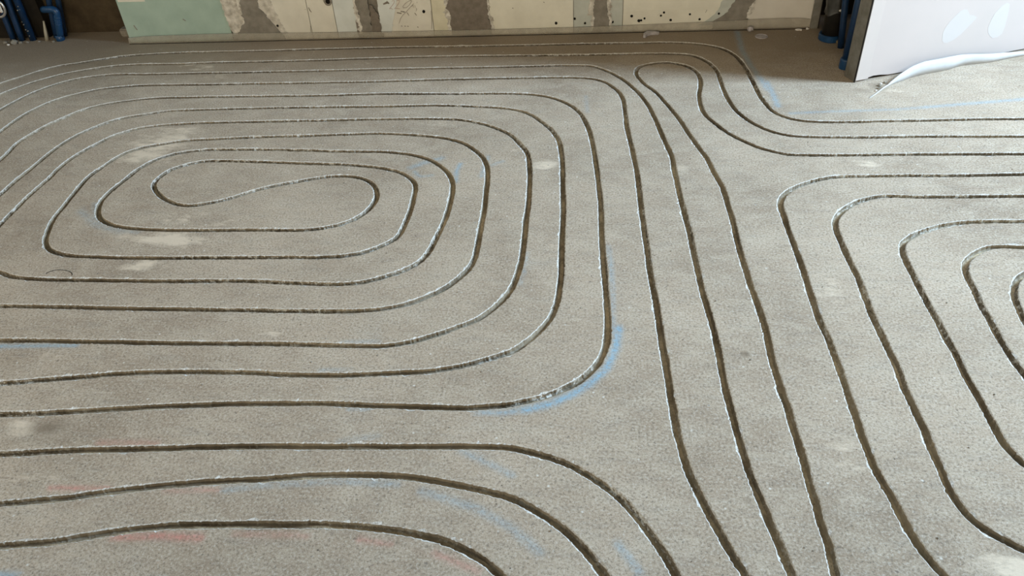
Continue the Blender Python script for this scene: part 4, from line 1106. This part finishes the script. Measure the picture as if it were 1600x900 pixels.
# pale pipe clamp at the picture's left border
clamp = empty('pipe_clamp', (-3.074, 3.93, 0))
tag(clamp, 'pale metal pipe clamp with a dark red core at the left niche', 'clamp')
bm = bmesh.new()
n = 28
tube(bm, [Vector((0.044 * math.cos(a), -0.004, 0.193 + 0.047 * math.sin(a))) for a in (2 * math.pi * i / n for i in range(n + 1))], 0.0065, 10, cap=False)
from_bm('ring', bm, clamp, [M_CHROME], smooth=True)
bm = bmesh.new()
tube(bm, [(0, -0.010, 0.193), (0, 0.012, 0.193), (0, 0.030, 0.193)], [0.030, 0.032, 0.026], 20)
from_bm('core', bm, clamp, [M_RED], smooth=True)
bm = bmesh.new()
add_box(bm, (0.018, -0.018, 0.172), (0.036, -0.010, 0.226))
bmesh.ops.bevel(bm, geom=bm.edges[:], offset=0.003, segments=2, affect='EDGES')
from_bm('plate', bm, clamp, [M_WHITEBIT])
box('bracket', (-0.055, 0.0, 0.186), (-0.036, 0.083, 0.2), M_STEEL, clamp)

# rubble lying at the pipe feet
RUB = [(-3.062, 3.925, 0.017, 'largest mortar lump at the feet of the three left pipes', M_RUBBLE), (-3.115, 3.93, 0.012, 'mortar lump left of the largest lump at the left pipes', M_RUBBLE),
       (-3.085, 3.905, 0.007, 'tiny pale lump in front of the left pipes', M_WHITEBIT), (-3.03, 3.93, 0.009, 'small mortar lump at the foot of the middle left pipe', M_RUBBLE),
       (-2.99, 3.93, 0.008, 'small mortar lump at the foot of the spattered pipe', M_RUBBLE), (-2.93, 3.94, 0.007, 'small mortar lump between spattered pipe and ivory stub', M_RUBBLE),
       (-2.845, 3.935, 0.008, 'small mortar lump in front of the blue pipe bend', M_RUBBLE)]
for k, (x, y, r, lab, m) in enumerate(RUB):
    bm = bmesh.new()
    lump(bm, (0, 0, r * 0.5), r, seed=k + 1, sub=2)
    o = from_bm('mortar_lump', bm, None, [m])
    o.location = (x, y, 0)
    tag(o, lab, 'rubble', 'rubble at the pipe feet')
bm = bmesh.new()
add_box(bm, (-0.032, -0.02, 0), (0.034, 0.03, 0.042))
bmesh.ops.bevel(bm, geom=bm.edges[:], offset=0.006, segments=2, affect='EDGES')
for v in bm.verts:
    v.co += Vector((noise.noise(v.co * 40), noise.noise(v.co * 40 + Vector((5, 0, 0))), 0)) * 0.003
o = from_bm('mortar_block', bm, None, [M_RUBBLE])
o.location = (-2.455, 4.005, 0)
tag(o, 'squat mortar block behind the lower corner of the green board', 'rubble')

# loose fragments near the wall
bm = bmesh.new()
prism(bm, [(-0.038, -0.035), (-0.026, -0.034), (-0.016, -0.008), (0.0, 0.004), (0.035, 0.002), (0.044, 0.008), (0.022, 0.020), (0.0, 0.024), (-0.018, 0.022), (-0.034, 0.0)], 0.0, 0.014, lambda u, v, d: (u, v, d))
bmesh.ops.bevel(bm, geom=bm.edges[:], offset=0.002, segments=1, affect='EDGES')
o = from_bm('plaster_flake', bm, None, [M_FLAKE])
o.location = (0.318, 3.842, 0)
tag(o, 'bent grey plaster flake on the floor in front of the back wall', 'rubble')
bm = bmesh.new()
lump(bm, (0, 0, 0.012), 0.014, 31, squash=1.0)
o = from_bm('mortar_lump', bm, None, [M_FLAKE])
o.location = (0.80, 3.862, 0)
tag(o, 'rounded grey lump against the edge film of the back wall', 'rubble')
bm = bmesh.new()
prism(bm, [(-0.016, 0.004), (0.0, 0.010), (0.016, 0.002), (0.013, -0.008), (0.004, -0.003), (-0.008, -0.004)], 0.0, 0.006, lambda u, v, d: (u, v, d))
o = from_bm('plaster_flake', bm, None, [M_WHITEBIT])
o.location = (1.03, 3.862, 0)
tag(o, 'small white flake near the steel post', 'rubble')
bm = bmesh.new()
lump(bm, (0, 0, 0.005), 0.007, 33)
o = from_bm('plaster_crumb', bm, None, [M_WHITEBIT])
o.location = (1.072, 3.868, 0)
tag(o, 'tiny white crumb at the foot of the steel post', 'rubble')
bm = bmesh.new()
tube(bm, [Vector((0.028 * math.cos(a), 0.028 * math.sin(a), 0.0015)) for a in (2 * math.pi * i / 24 for i in range(25))], 0.0022, 6, cap=False)
tube(bm, [(0, 0, -0.001), (0, 0, 0.002)], [0.026, 0.024], 24)
o = from_bm('floor_plug', bm, None, [M_FLAKE])
o.location = (0.842, 3.793, 0)
tag(o, 'flat round grey plug in the floor near the wall corner', 'plug')
bm = bmesh.new()
for k, (x, y) in enumerate(((1.175, 3.695), (1.195, 3.70), (1.19, 3.68))):
    lump(bm, (x - 1.185, y - 3.69, 0.008), 0.013, 40 + k)
o = from_bm('mortar_lump', bm, None, [simple('ochre_mortar', (0.22, 0.17, 0.09), (0.14, 0.11, 0.06), 40, bump=0.6)])
o.location = (1.185, 3.69, 0)
tag(o, 'ochre mortar lump at the right of the blue drain collar', 'rubble')

# fine grit scattered over the screed
bm = bmesh.new()
cnt = 0
while cnt < 230:
    p = np.array((random.uniform(-2.6, 1.9), random.uniform(0.8, 3.8)))
    if near_channel(p, 0.018) or (p[0] > 1.0 and p[1] > 3.1):
        continue
    r = random.uniform(0.0012, 0.0026)
    lump(bm, (p[0], p[1], r * 0.4), r, cnt, sub=1)
    cnt += 1
g = from_bm('floor_grit', bm, None, [M_RUBBLE])
tag(g, 'fine grit scattered over the grey screed floor', 'grit', kind='stuff')
